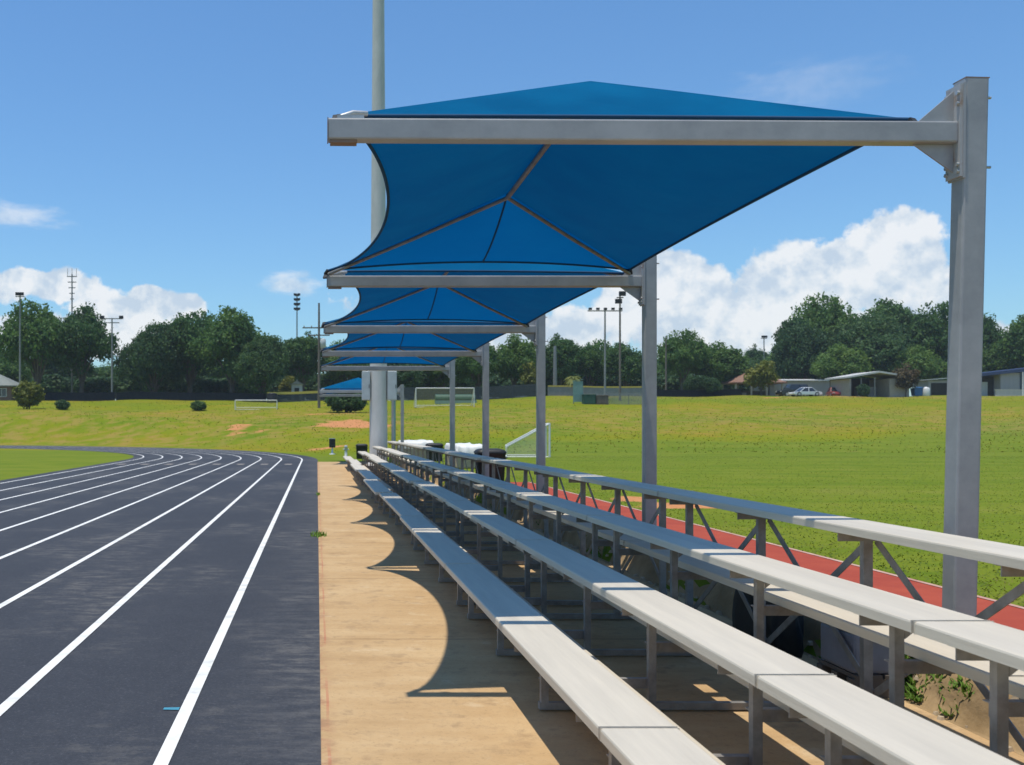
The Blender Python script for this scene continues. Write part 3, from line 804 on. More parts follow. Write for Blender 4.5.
def make_canopy(nu):
    """hip-shaped tensioned cloth between two beams; origin at the near beam on the ground"""
    root = thing('shade_canopy', 'x', 'shade canopy')
    D = 5.45
    zc = EYE + 1.80
    c00 = Vector((.12, .10, zc + .06*nu)); c01 = Vector((.13, D - .10, zc - .02))
    c10 = Vector((3.50, .10, zc + .055*nu - .015)); c11 = Vector((3.48, D - .10, zc - .015))
    r0 = Vector((1.85, .98, EYE + 2.37)); r1 = Vector((1.85, D - 1.53, EYE + 2.30))
    n = 40; mrows = 14
    def edge(a, b, inward, k, dz, skew=1, pw=.95):
        out = []
        for i in range(n + 1):
            t = i / n; q = t ** skew; s = max(0, 4*q*(1-q)) ** pw
            p = a.lerp(b, t) + inward * (k * s); p.z += dz * s
            out.append(p)
        return out
    left = edge(c00, c01, Vector((1, 0, 0)), .49, .085, 1.32, .58)
    right = edge(c10, c11, Vector((-1, 0, 0)), .13, -.045)
    near = edge(c00, c10, Vector((0, 1, 0)), .14, .02 + .03*nu)
    far = edge(c01, c11, Vector((0, -1, 0)), .26, .05)
    def panel(mb, e, a, b, sag, flip):
        rows = []
        for j in range(mrows + 1):
            v = j / mrows; row = []
            for i in range(n + 1):
                t = i / n
                top = a.lerp(b, t); p = e[i].lerp(top, v)
                s = 4*v*(1-v) * (4*t*(1-t)) ** .6
                p.z -= sag * s
                row.append(p)
            rows.append(row if not flip else row[::-1])
        mb.grid(rows)
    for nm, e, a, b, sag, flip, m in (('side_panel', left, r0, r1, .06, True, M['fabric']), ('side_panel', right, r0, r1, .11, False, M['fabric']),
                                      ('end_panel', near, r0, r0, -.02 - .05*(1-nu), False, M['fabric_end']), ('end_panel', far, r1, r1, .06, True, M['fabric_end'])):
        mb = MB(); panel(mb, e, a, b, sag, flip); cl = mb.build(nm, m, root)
        md = cl.modifiers.new('weld', 'WELD'); md.merge_threshold = .0015
    dz = Vector((0, 0, -.045))
    t = MB(); t.tube([r0 + dz, r1 + dz], .023, 10); t.build('ridge_pole', M['galv'], root)
    for a, b in ((r0, c00), (r0, c10), (r1, c01), (r1, c11)):
        t = MB(); t.tube([a + dz, a.lerp(b, .5) + dz*1.2, b + dz], .019, 10); t.build('rafter', M['galv'], root)
    for e in (left, right, near, far):
        t = MB(); t.tube([p + Vector((0, 0, -.004)) for p in e], .013, 6); t.build('edge_cable', M['seam'], root)
    for c, s in ((c00, 1), (c01, -1), (c10, 1), (c11, -1)):
        t = MB(); t.bar(c, (c.x + (-.03 if c.x < 1 else .03), c.y - s*.06, EYE + 1.745), .05, .02); t.build('corner_strap', M['cable'], root)
    t = MB()
    mid = far[n//2]
    pts = [r1.lerp(mid, i/8) for i in range(9)]
    for i, p in enumerate(pts): p.z -= .06 * 4*(i/8)*(1-i/8) + .006
    t.tube([p + Vector((-.0, 0, 0)) for p in pts], .010, 6); t.build('seam', M['seam'], root)
    return root
cn0 = make_canopy(1); cn1 = make_canopy(.55)
CL = ['nearest and largest blue shade canopy', 'blue shade canopy second from the camera, its front beam under the first canopy',
      'blue shade canopy third from the camera', 'blue shade canopy fourth from the camera, last of the close row', 'small separate blue canopy seen behind the concrete pole']
for k, y in enumerate([POSTY[0], POSTY[1], POSTY[2], POSTY[3], POSTY[5]]):
    o = cn0 if k == 0 else (cn1 if k == 1 else copy_tree(cn1))
    o.location = (0, y, (-.02, -.055, -.06, -.06, -.11)[k])
    tag(o, CL[k], 'shade canopy', 'blue hip shaped shade canopies')

# ------------------------------------------------------------------ concrete light pole with boxes
cp = thing('concrete_pole', 'tall round concrete light pole behind the far end of the bleachers', 'pole', (2.60, 42.3, 0))
MB().lathe([(.40, -.2), (.385, 0), (.375, 2), (.345, 6), (.30, 12), (.265, 17), (.22, 24), (.2, 27)], 24).build('shaft', M['concrete_pole'], cp)
MB().lathe([(.5, 0), (.5, .12), (.43, .16)], 24).build('footing', M['concrete_pole'], cp)
ca = MB(); ca.bar((-1.6, 0, 26.2), (1.6, 0, 26.2), .1, .14); ca.build('crossarm', M['steel_pole'], cp)
for x in (-1.3, -.45, .45, 1.3):
    f = MB(); f.lathe([(.12, 26.3), (.3, 26.45), (.3, 26.55), (.16, 26.8), (.05, 26.85)], 12, x, .05); f.build('floodlight', M['steel_pole'], cp)
for s in (-1, 1):
    e = thing('electrical_box', 'grey electrical cabinet on the %s side of the concrete pole' % ('left' if s < 0 else 'right'), 'electrical box', (2.60, 42.3, 0), 0, 'cabinets strapped to the concrete pole')
    x0, x1 = (-.70, -.36) if s < 0 else (.365, .76)
    MB().box(x0, x1, -.24, .16, 2.80, 4.02).build('cabinet', M['box_grey'], e, .012)
    MB().box(x0 + .02, x1 - .02, -.256, -.242, 2.83, 3.99).build('door', M['box_grey'], e, .004)
    MB().box(x1 - .06, x1 - .035, -.275, -.257, 3.3, 3.45).build('handle', M['dark'], e)
    MB().box(min(x0, s*.3), max(x1, s*.3), .161, .19, 3.2, 3.26).build('strap', M['galv'], e)
gp = thing('green_post', 'thin greenish metal post just right of the concrete pole', 'post', (3.27, 42.1, 0))
MB().tube([(0, 0, 0), (0, 0, 2.78)], .045, 10).build('shaft', M['green_panel'], gp)
MB().box(-.1, .1, -.1, .1, 0, .02).build('base_plate', M['green_panel'], gp)

# ------------------------------------------------------------------ landing mats and bins at the far end
def mat_pad(name, label, x0, x1, y0, y1, h, seed):
    o = thing(name, label, 'landing mat', ((x0+x1)/2, (y0+y1)/2, terrain((x0+x1)/2, (y0+y1)/2)), 0, 'white covered landing mats')
    w, d = (x1-x0)/2, (y1-y0)/2
    MB().box(-w, w, -d, d, 0, h*.72).build('foam_base', M['tan_foam'], o, .05, 2)
    rg = np.random.default_rng(seed)
    rows = []; n = 18
    ph = rg.random(6)*6
    for j in range(n+1):
        row = []
        for i in range(n+1):
            u = -1.18 + 2.36*i/n; v = -1.18 + 2.36*j/n
            m_ = max(abs(u), abs(v))
            over = max(0, m_-1)/.18
            uu = max(-1, min(1, u)); vv = max(-1, min(1, v))
            z = h - .42*h*over + .03*math.sin(uu*3+ph[0])*math.cos(vv*4+ph[1]) + .015*math.sin(uu*11+vv*9+ph[2])
            k = 1.03 + .02*math.sin(9*uu+7*vv+ph[3])
            row.append((uu*w*k, vv*d*k, z))
        rows.append(row)
    MB().grid(rows).build('cover', M['tarp_white'], o)
mat_pad('landing_mat', 'white covered landing mat beyond the far canopy post', 3.95, 5.3, 45.6, 49, .80, 4)
mat_pad('landing_mat', 'white covered landing mat between the fourth and fifth canopy posts', 4.62, 5.5, 33.0, 36.0, .78, 8)

def big_bin(label, x, y, w, d, h):
    o = thing('trash_bin', label, 'bin', (x, y, terrain(x, y) + .012), 0, 'black bins by the bleachers')
    b = MB()
    def ring(s, z):
        pts = []
        for k in range(24):
            t = 2*math.pi*k/24; c, s_ = math.cos(t), math.sin(t)
            q = 1 / max(abs(c), abs(s_)) ** .75
            pts.append((c*q*w/2*s, s_*q*d/2*s, z))
        return pts
    rows = [ring(.86, 0), ring(.9, .05), ring(.98, h*.8), ring(1.0, h*.82), ring(1.0, h*.86)]
    rows = [r + [r[0]] for r in rows]
    b.grid(rows[::-1]); b.add(rows[0][:-1], [tuple(range(24))[::-1]])
    b.build('bin_body', M['dark'], o)
    l = MB(); rows = [ring(1.04, h*.861), ring(1.04, h*.9), ring(.9, h*.965), ring(.6, h)]
    rows = [r + [r[0]] for r in rows]
    l.grid(rows[::-1]); l.add(rows[-1][:-1], [tuple(range(24))]); l.build('lid', M['dark'], o)
    for s in (-1, 1):
        hd = MB(); hd.tube([(s*w*.5, -.12, h*.7), (s*w*.56, -.1, h*.72), (s*w*.56, .1, h*.72), (s*w*.5, .12, h*.7)], .014, 8); hd.build('handle', M['dark'], o)
    return o
big_bin('big black lidded bin behind the top seat between the third and fourth posts', 4.34, 25.1, .74, .72, .82)
big_bin('dark bin between the two white landing mats', 4.75, 40.5, .7, .6, .72)
big_bin('dark blue grey bin at the far end of the lowest seats', 2.35, 52.5, .62, .6, .78)

# black open crate standing behind the braces, and a white cooler on a pallet
cr = thing('black_bag', 'bulky black bag slumped behind the bleacher braces near the nearest post', 'bag', (3.33, 7.38, .012))
rb = np.random.default_rng(12); ph = rb.random(8)*6.28
def bag_ring(k, z):
    pts = []
    for i in range(40):
        t = 2*math.pi*i/40; c_, s_ = math.cos(t), math.sin(t)
        q = 1 / max(abs(c_), abs(s_)) ** .6
        w = 1 + .05*math.sin(5*t + ph[0] + z*6) + .04*math.sin(9*t + ph[1] - z*9) + .025*math.sin(17*t + z*14 + ph[2])
        pts.append((c_*q*.118*k*w, s_*q*.40*k*w, z + .012*math.sin(3*t + ph[3])*(z > .1)))
    return pts + pts[:1]
c = MB(); prof = [(.93, 0), (1.0, .05), (1.02, .16), (1.0, .28), (.97, .38), (.90, .46), (.72, .51), (.45, .535), (.2, .55)]
rows = [bag_ring(k, z) for k, z in prof]
c.grid(rows[::-1]); c.add(rows[0][:-1], [tuple(range(40))[::-1]]); c.add(rows[-1][:-1], [tuple(range(40))])
c.build('bag_body', M['dark'], cr)
c = MB()
for y in (-.14, .14): c.tube([(-.02, y, .53), (-.035, y*.9, .575), (-.03, y*.4, .588), (-.03, 0, .59)], .010, 8)
c.build('carry_handle', M['cable'], cr)
pl = thing('wooden_pallet', 'low wooden pallet under the pale grey cooler behind the bleachers', 'pallet', (3.32, 6.15, .016))
for y in (-.18, 0, .18): MB().box(-.14, .14, y - .035, y + .035, 0, .11).build('bearer', M['brown_dark'], pl)
p_ = MB()
for x in np.arange(-.09, .1, .09): p_.box(x - .035, x + .035, -.22, .22, .111, .135)
p_.build('deck', M['brown_dark'], pl)
ck = thing('cooler', 'pale grey plastic cooler standing on the pallet beside the black bag', 'cooler', (3.32, 6.15, .153))
MB().box(-.13, .13, -.2, .2, 0, .24).build('cooler_body', M['cooler'], ck, .02, 2)
MB().box(-.14, .14, -.21, .21, .241, .285).build('lid', M['cooler'], ck, .018, 2)
MB().box(-.04, .04, -.222, -.211, .2, .27).build('latch', M['box_grey'], ck)
bo = MB(); bo.lathe([(.03, 0), (.034, .01), (.034, .09), (.015, .12), (.013, .14)], 12)
b_ = tag(bo.build('plastic_bottle', M['green_dark']), 'green plastic bottle on the soil in front of the pallet', 'bottle')
b_.location = (3.40, 6.02, .014); 

# little fittings at the far end of the concrete
sp_ = thing('floor_lamp_box', 'small black box on a short white post at the end of the concrete', 'box', (.93, 61, terrain(.93, 61)))
MB().lathe([(.17, 0), (.17, .05), (.06, .07), (.05, .42)], 12).build('pedestal', M['white_metal'], sp_)
MB().box(-.19, .19, -.14, .14, .421, .95).build('box_body', M['dark'], sp_, .02)
MB().box(-.2, .2, -.15, .15, .951, .99).build('lid', M['box_grey'], sp_)
s2 = thing('hydrant_post', 'short grey blue post at the far end of the lowest bench', 'post', (1.62, 56, 0))
MB().lathe([(.12, 0), (.12, .04), (.075, .06), (.075, .5), (.1, .52), (.1, .58), (.05, .66)], 14).build('shaft', M['box_grey'], s2)
MB().tube([(-.16, 0, .42), (.16, 0, .42)], .04, 8).build('outlet', M['box_grey'], s2)

# ------------------------------------------------------------------ goals
def goal(label, loc, rz, W, H, dep, back_h, r=.06):
    o = thing('soccer_goal', label, 'goal', loc, rz, 'white goals on the field')
    MB().tube([(-W/2, 0, H), (W/2, 0, H)], r, 10).build('crossbar', M['white_metal'], o)
    for s in (-1, 1):
        MB().tube([(s*W/2, 0, 0), (s*W/2, 0, H)], r, 10).build('goal_post', M['white_metal'], o)
        t = MB(); t.tube([(s*W/2, .05, H - .02), (s*W/2, dep, back_h), (s*W/2, dep, .03)], r*.85, 8)
        t.tube([(s*W/2, .06, .04), (s*W/2, dep - .03, .04)], r*.6, 8); t.build('side_stay', M['white_metal'], o)
    t = MB(); t.tube([(-W/2, dep, .04), (W/2, dep, .04)], r*.6, 8); t.tube([(-W/2, dep, back_h), (W/2, dep, back_h)], r*.5, 8)
    t.build('back_bar', M['white_metal'], o)
    nt = MB()
    a = W/2 - .01
    nt.grid([[(-a, .03, H), (a, .03, H)], [(-a, dep*.5, (H+back_h)/2 - .06), (a, dep*.5, (H+back_h)/2 - .06)], [(-a, dep - .03, back_h), (a, dep - .03, back_h)], [(-a, dep - .03, .04), (a, dep - .03, .04)]], False)
    for s in (-1, 1):
        nt.add([(s*a, .03, .04), (s*a, .03, H), (s*a, dep - .03, back_h), (s*a, dep - .03, .04)], [(0, 1, 2, 3)])
    nt.build('net', M['net'], o)
    return o
p = at(445, 122)
goal('wide white goal standing on top of the bank', p, 0, 7.1, 2.3, 2.2, .25)
# the side-on goal: mouth faces +X
pv = Vector((11.9, 51.6, terrain(11.9, 51.6)))
goal('white goal seen from the side with slanted frame and net behind the third post', pv, R(90) - .17, 3.4, 1.70, 2.1, .56, .05)
p = at(256, 117)
goal('small low white goal on the bank below the yellow capped fence', p, 0, 4.9, 1.12, .9, .3, .05)

# ------------------------------------------------------------------ fences
def fence(name, label, pts, h, panel_m, cap_m=None, post_m=None, step=4.0, cat='fence', cap_h=.28):
    a = Vector(pts[0]); o = thing(name, label, cat, a)
    pan = MB(); cap = MB()
    for p, q in zip(pts[:-1], pts[1:]):
        p = Vector(p) - a; q = Vector(q) - a
        n = max(1, round((q - p).length / step))
        for i in range(n):
            s = p.lerp(q, i/n); e = p.lerp(q, (i+1)/n)
            s.z = terrain(s.x+a.x, s.y+a.y) - a.z; e.z = terrain(e.x+a.x, e.y+a.y) - a.z
            d = (e - s); nn = Vector((-d.y, d.x, 0)).normalized() * .02
            vs = [s-nn, e-nn, e-nn+Vector((0,0,h)), s-nn+Vector((0,0,h)), s+nn, e+nn, e+nn+Vector((0,0,h)), s+nn+Vector((0,0,h))]
            pan.add(vs, [(0,1,2,3),(7,6,5,4),(3,2,6,7),(0,3,7,4),(1,5,6,2)])
            if cap_m: cap.bar(s + Vector((0, -.02, h + cap_h/2)), e + Vector((0, -.02, h + cap_h/2)), .12, cap_h)
            ps = MB(); ps.tube([s + Vector((0, .07, -.1)), s + Vector((0, .07, h + .03))], .04, 6); ps.build('fence_post', post_m or M['steel_pole'], o)
    pan.build('fence_panel', panel_m, o)
    if cap_m: cap.build('cap_rail', cap_m, o)
    return o
fence('windscreen_fence', 'low dark windscreen fence under the left oaks', [at(40, 148), at(115, 147)], 1.25, M['dark_net'])
fence('windscreen_fence', 'long dark windscreen fence under the big oak clump', [at(116, 146), at(266, 143)], 1.15, M['dark_net'])
fence('outfield_fence', 'grey green fence with yellow cap left of the utility pole', [at(267, 143), at(372, 143)], 1.1, M['chain_dark'], M['yellow'], cap_h=.34)
fence('windscreen_fence', 'dark mesh fence behind the far goal', [at(395, 146), at(545, 146)], 1.9, M['chain_dark'])
fence('outfield_wall', 'pale grey outfield wall with thin yellow cap behind the green panel', [at(548, 149), at(648, 149)], 1.35, M['padded'], M['yellow'], cap_h=.2)
fence('windscreen_fence', 'dark low fence left of the brown roofed pavilion', [at(652, 149), at(742, 149)], 1.0, M['dark_net'], step=3)
fence('chain_fence', 'pale chain link fence right of the dark green cabinets', [at(606, 126), at(652, 124)], 1.5, M['chain'], step=2.5)

# ------------------------------------------------------------------ poles
def floodpole(label, px, y, top, head, name='light_pole', group='poles beyond the field', cat='pole', r=.16, m=None):
    p = at(px, y); h = zat(top, y) - p.z
    o = thing(name, label, cat, p, 0, group)
    MB().tube([(0, 0, -.3), (0, 0, h*.5), (0, 0, h)], [r, r*.85, r*.65], 8).build('shaft', m or M['steel_pole'], o)
    def lamp(x, z, s=.5):
        l = MB(); l.box(x - s*.5, x + s*.5, -.35, -.05, z - s*.35, z + s*.35); l.bar((x, -.05, z), (x, .2, z), .06, .06)
        return l.build('floodlight', M['dark'], o)
    def arm(z, w):
        a = MB(); a.bar((-w/2, 0, z), (w/2, 0, z), .12, .14); a.build('crossarm', m or M['steel_pole'], o)
    if head == 'single':
        lamp(-.28, h - .15, .62); lamp(.28, h - .15, .62); arm(h - .5, 1.3)
    elif head == 'bank':
        arm(h - .25, 4.6)
        for x in (-2, -1, 0, 1, 2): lamp(x, h, .4)
    elif head == 'stack':
        for k in range(4): arm(h - .35 - k*.9, .9); lamp(-.35, h - .1 - k*.9, .55); lamp(.35, h - .1 - k*.9, .55)
    elif head == 'double':
        lamp(.25, h - .1, .85); lamp(-.25, h - 1.1, .85); arm(h - .6, .9)
    elif head == 'cross':
        arm(h - 3.0, 4.0); arm(h - 3.9, 2.6)
        for x in (-1.8, -.9, .9, 1.8):
            b = MB(); b.lathe([(.05, h-2.92), (.09, h-2.85), (.05, h-2.72)], 8, x, 0); b.build('insulator', M['box_grey'], o)
        t = MB(); t.lathe([(.1, h-5.6), (.34, h-5.5), (.34, h-4.4), (.2, h-4.3)], 12, .5, -.1); t.build('transformer', M['box_grey'], o)
    elif head == 'mast':
        for k in range(5): arm(h - .4 - k*.9, 1.6 - .25*k)
        for x in (-.7, 0, .7):
            a = MB(); a.tube([(x, 0, h-.4), (x, 0, h+.9)], .035, 6); a.build('antenna', M['steel_pole'], o)
    elif head == 'tee':
        arm(h - .1, 3.2); arm(h - .7, 2.2)
        for x in (-1.4, 1.4): lamp(x, h + .1, .6)
    return o
floodpole('dark lamp pole with a twin head at far left', 20, 146, 293, 'single')
floodpole('tall thin antenna mast rising above the left oaks', 72, 160, 274, 'mast', 'antenna_mast', cat='mast', m=M['galv'])
floodpole('pale pole with crossarm right of the left oaks', 112, 148, 318, 'tee')
floodpole('floodlight pole with stacked lamps left of the utility pole', 297, 190, 294, 'stack')
floodpole('wooden utility pole with crossarm and transformer at the canopy beam ends', 319, 121, 303, 'cross', 'utility_pole', r=.17, m=M['wood_pole'])
floodpole('pole with a wide flat floodlight bar between the second and third posts', 605, 132, 309, 'bank')
floodpole('taller floodlight pole with two lamps, left of the second post', 620, 131, 293, 'double', m=M['wood_pole'])
floodpole('timber pole half hidden in the trees right of the second post', 666, 156, 337, 'none', 'utility_pole', m=M['wood_pole'])
floodpole('thick pale pole standing before the trees beside the third post', 555, 158, 346, 'none', 'utility_pole', r=.35, m=M['steel_pole'])
floodpole('distant floodlight pole above the brown roofed pavilion', 764, 215, 336, 'single')
floodpole('short white pole at the right edge of the photo', 1023, 146, 372, 'none', 'white_pole', r=.1, m=M['white_metal'])

# ------------------------------------------------------------------ small things on the bank
p = at(578, 126)
o = thing('notice_board', 'faded green upright panel board near the palm', 'board', p)
MB().box(-.62, .62, -.05, .05, .25, 2.85).build('panel', M['green_panel'], o)
for s in (-.55, .55): MB().box(s - .05, s + .05, .051, .13, -.2, 2.9).build('post', M['steel_pole'], o)
MB().add([(-.66, -.09, 2.86), (.66, -.09, 3.05), (.66, .18, 3.05), (-.66, .18, 2.86), (-.66, -.09, 2.92), (.66, -.09, 3.11), (.66, .18, 3.11), (-.66, .18, 2.92)],
         [(0,3,2,1),(4,5,6,7),(0,1,5,4),(1,2,6,5),(2,3,7,6),(3,0,4,7)]).build('roof', M['green_panel'], o)
def cabinet(label, px, y, w, h, m):
    o = thing('ground_cabinet', label, 'cabinet', at(px, y), 0, 'cabinets beside the green board')
    MB().box(-w/2, w/2, -.4, .4, -.1, h).build('cabinet_body', m, o, .03)
    MB().box(-w/2 - .06, w/2 + .06, -.46, .46, h + .001, h + .08).build('lid', m, o, .02)
    MB().box(-w/2 + .08, -.02, -.425, -.402, .1, h - .1).build('door', m, o)
    MB().box(.02, w/2 - .08, -.425, -.402, .1, h - .1).build('door', m, o)
cabinet('dark green ground cabinet right of the faded green board', 589, 125.5, 1.5, 1.15, M['green_dark'])
cabinet('brown ground cabinet below the twin floodlight poles', 601.5, 125.5, 1.5, 1.05, M['brown_dark'])
p = at(455, 131)
o = thing('field_cover', 'rolled dark green field cover behind the far goal', 'tarp', p)
rl = MB(); rl.tube([(-2.6, 0, .55), (2.6, 0, .55)], .62, 16); rl.build('roll', M['green_dark'], o)
sh_ = MB(); sh_.box(-2.7, 2.7, -.9, -.7, -.1, .35); sh_.build('skirt', M['green_panel'], o)
p = at(272, 141)
o = thing('trash_barrel', 'dark barrel at the left end of the yellow capped fence', 'barrel', p)
MB().lathe([(.7, 0), (.74, .1), (.74, 1.1), (.68, 1.2)], 16).build('barrel_body', M['dark'], o)
MB().lathe([(.76, 1.201), (.76, 1.27), (.3, 1.4)], 16).build('lid', M['dark'], o)
p = at(297, 150)
o = thing('garden_shed', 'tiny white shed behind the yellow capped fence', 'shed', p)
MB().box(-.8, .8, -.8, .8, -.2, 2.4).build('wall', M['siding_white'], o)
MB().prism([(-1, 2.401), (1, 2.401), (0, 3.0)], 'y', -1, 1).build('roof', M['roof_grey'], o)
MB().box(-.35, .35, -.83, -.802, 0, 1.9).build('door', M['interior'], o)

# ------------------------------------------------------------------ buildings
def hip_roof(x0, x1, y0, y1, z, h, inset):
    m = MB(); ym = (y0+y1)/2
    vs = [(x0,y0,z),(x1,y0,z),(x1,y1,z),(x0,y1,z),(x0+inset,ym,z+h),(x1-inset,ym,z+h),
          (x0,y0,z-.18),(x1,y0,z-.18),(x1,y1,z-.18),(x0,y1,z-.18)]
    m.add(vs, [(0,1,5,4),(1,2,5),(2,3,4,5),(3,0,4),(0,6,7,1),(1,7,8,2),(2,8,9,3),(3,9,6,0),(9,8,7,6)])
    return m
def window(o, x, y, z, w, h):
    f = MB()
    f.box(x-w/2-.07, x+w/2+.07, y-.06, y-.002, z-.07, z); f.box(x-w/2-.07, x+w/2+.07, y-.06, y-.002, z+h, z+h+.07)
    f.box(x-w/2-.07, x-w/2, y-.06, y-.002, z, z+h); f.box(x+w/2, x+w/2+.07, y-.06, y-.002, z, z+h)
    f.box(x-.02, x+.02, y-.05, y-.002, z, z+h)
    wn = f.build('window', M['white_metal'], o)
    MB().box(x-w/2, x+w/2, y-.03, y-.003, z, z+h).build('pane', M['glass'], wn)
# brick house, far left
p = at(-8, 160)
o = thing('brick_house', 'low brick house with grey green roof at the left edge', 'house', p)
MB().box(-6, 4.0, -3, 4, -.3, 2.5).build('wall', M['brick'], o)
hip_roof(-6.6, 4.6, -3.6, 4.6, 2.6, 2.0, 3.6).build('roof', M['roof_grey'], o)
window(o, 2.5, -3.0, .9, 1.4, 1.2); window(o, -.6, -3.0, .9, 1.2, 1.2)
MB().box(.4, 1.4, -3.04, -3.002, 0, 2.1).build('door', M['interior'], o)
# brown roofed pavilion
p = at(752, 158)
o = thing('pavilion', 'open pavilion with brown hip roof behind the yellow tree', 'pavilion', p)
hip_roof(-4.2, 4.2, -3, 3, 2.3, 1.7, 3.4).build('roof', M['roof_brown'], o)
for x in (-3.6, -1.2, 1.2, 3.6):
    for y in (-2.5, 2.5): MB().box(x-.12, x+.12, y-.12, y+.12, -.3, 2.15).build('column', M['stucco'], o)
MB().box(-3.4, 3.4, 2.0, 2.2, -.3, 1.1).build('low_wall', M['brown_dark'], o)
MB().box(-2.8, -.8, .2, 1.0, 0, .78).build('counter', M['stucco'], o)
# long pale shed
p = at(806, 162)
o = thing('long_shed', 'long low pale metal shed behind the parked cars', 'shed', p)
MB().box(-7, 7, -2.5, 3.5, -.4, 2.7).build('wall', M['siding'], o)
MB().add([(-7.3,-2.9,2.72),(7.3,-2.9,2.72),(7.3,3.9,3.2),(-7.3,3.9,3.2),(-7.3,-2.9,2.86),(7.3,-2.9,2.86),(7.3,3.9,3.34),(-7.3,3.9,3.34)],
         [(0,3,2,1),(4,5,6,7),(0,1,5,4),(1,2,6,5),(2,3,7,6),(3,0,4,7)]).build('roof', M['roof_white'], o)
MB().box(-6.4, -5.4, -2.54, -2.502, 0, 2.1).build('door', M['stucco'], o)
window(o, 4.4, -2.5, 1.1, 1.3, .9)
# carport building
p = at(870, 150)
o = thing('carport', 'open fronted carport with pale low gable roof', 'carport', p)
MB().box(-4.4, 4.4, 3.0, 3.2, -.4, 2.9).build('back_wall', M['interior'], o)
MB().box(1.5, 4.4, -2.5, 2.99, -.4, 2.62).build('wall', M['stucco'], o)
MB().box(-4.4, -4.15, -2.5, 2.99, -.4, 2.6).build('wall', M['stucco'], o)
MB().prism([(-5.0, 2.66), (-.2, 3.45), (5.0, 2.66), (5.0, 2.9), (-.2, 3.72), (-5.0, 2.9)], 'y', -3.0, 3.6).build('roof', M['roof_white'], o)
for x in (-2.6, -.6): MB().box(x-.07, x+.07, -2.4, -2.26, -.3, 2.85 if x > -1 else 2.7).build('column', M['steel_pole'], o)
MB().box(-1.5, 1.3, .6, 1.6, -.2, 1.5).build('partition', M['siding'], o)
# small pale lean-to left of the nearest post
p = at(938, 155)
o = thing('lean_to_shed', 'small lean-to shed half hidden behind the nearest canopy post', 'shed', p)
MB().box(-2.4, 2.4, -1.5, 2, -.3, 2.4).build('wall', M['siding'], o)
MB().add([(-2.8,-2,2.42),(2.8,-2,2.85),(2.8,2.4,2.85),(-2.8,2.4,2.42),(-2.8,-2,2.55),(2.8,-2,2.98),(2.8,2.4,2.98),(-2.8,2.4,2.55)],
         [(0,3,2,1),(4,5,6,7),(0,1,5,4),(1,2,6,5),(2,3,7,6),(3,0,4,7)]).build('roof', M['roof_white'], o)
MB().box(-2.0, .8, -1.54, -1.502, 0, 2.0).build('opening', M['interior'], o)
# navy roofed shed, right
p = at(1004, 152)
o = thing('navy_roof_shed', 'shed with navy sloping roof and pale walls at the right edge', 'shed', p)
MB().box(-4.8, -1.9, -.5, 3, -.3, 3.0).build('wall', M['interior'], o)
MB().box(-1.88, 1.0, -2, 3, -.3, 3.6).build('wall', M['siding'], o)
MB().box(1.02, 6.5, -2.1, 3, -.3, 4.0).build('wall', M['bluegrey'], o)
MB().add([(-5.3,-2.5,3.05),(7,-2.5,4.35),(7,3.4,4.35),(-5.3,3.4,3.05),(-5.3,-2.5,3.5),(7,-2.5,4.9),(7,3.4,4.9),(-5.3,3.4,3.5)],
         [(0,3,2,1),(4,5,6,7),(0,1,5,4),(1,2,6,5),(2,3,7,6),(3,0,4,7)]).build('roof', M['roof_blue'], o)
MB().box(-4.6, -2.9, -.6, -.502, -.1, 2.3).build('door', M['siding_white'], o)
MB().box(1.9, 3.6, -2.16, -2.102, .2, 2.8).build('shutter', M['siding'], o)
p = at(1012, 147)
o = thing('low_wall', 'low white garden wall in front of the navy roofed shed', 'wall', p)
MB().box(-2.4, 3.2, -.15, .15, -.3, .9).build('wall_body', M['siding_white'], o)
MB().box(-2.5, 3.3, -.2, .2, .901, .99).build('coping', M['roof_white'], o)

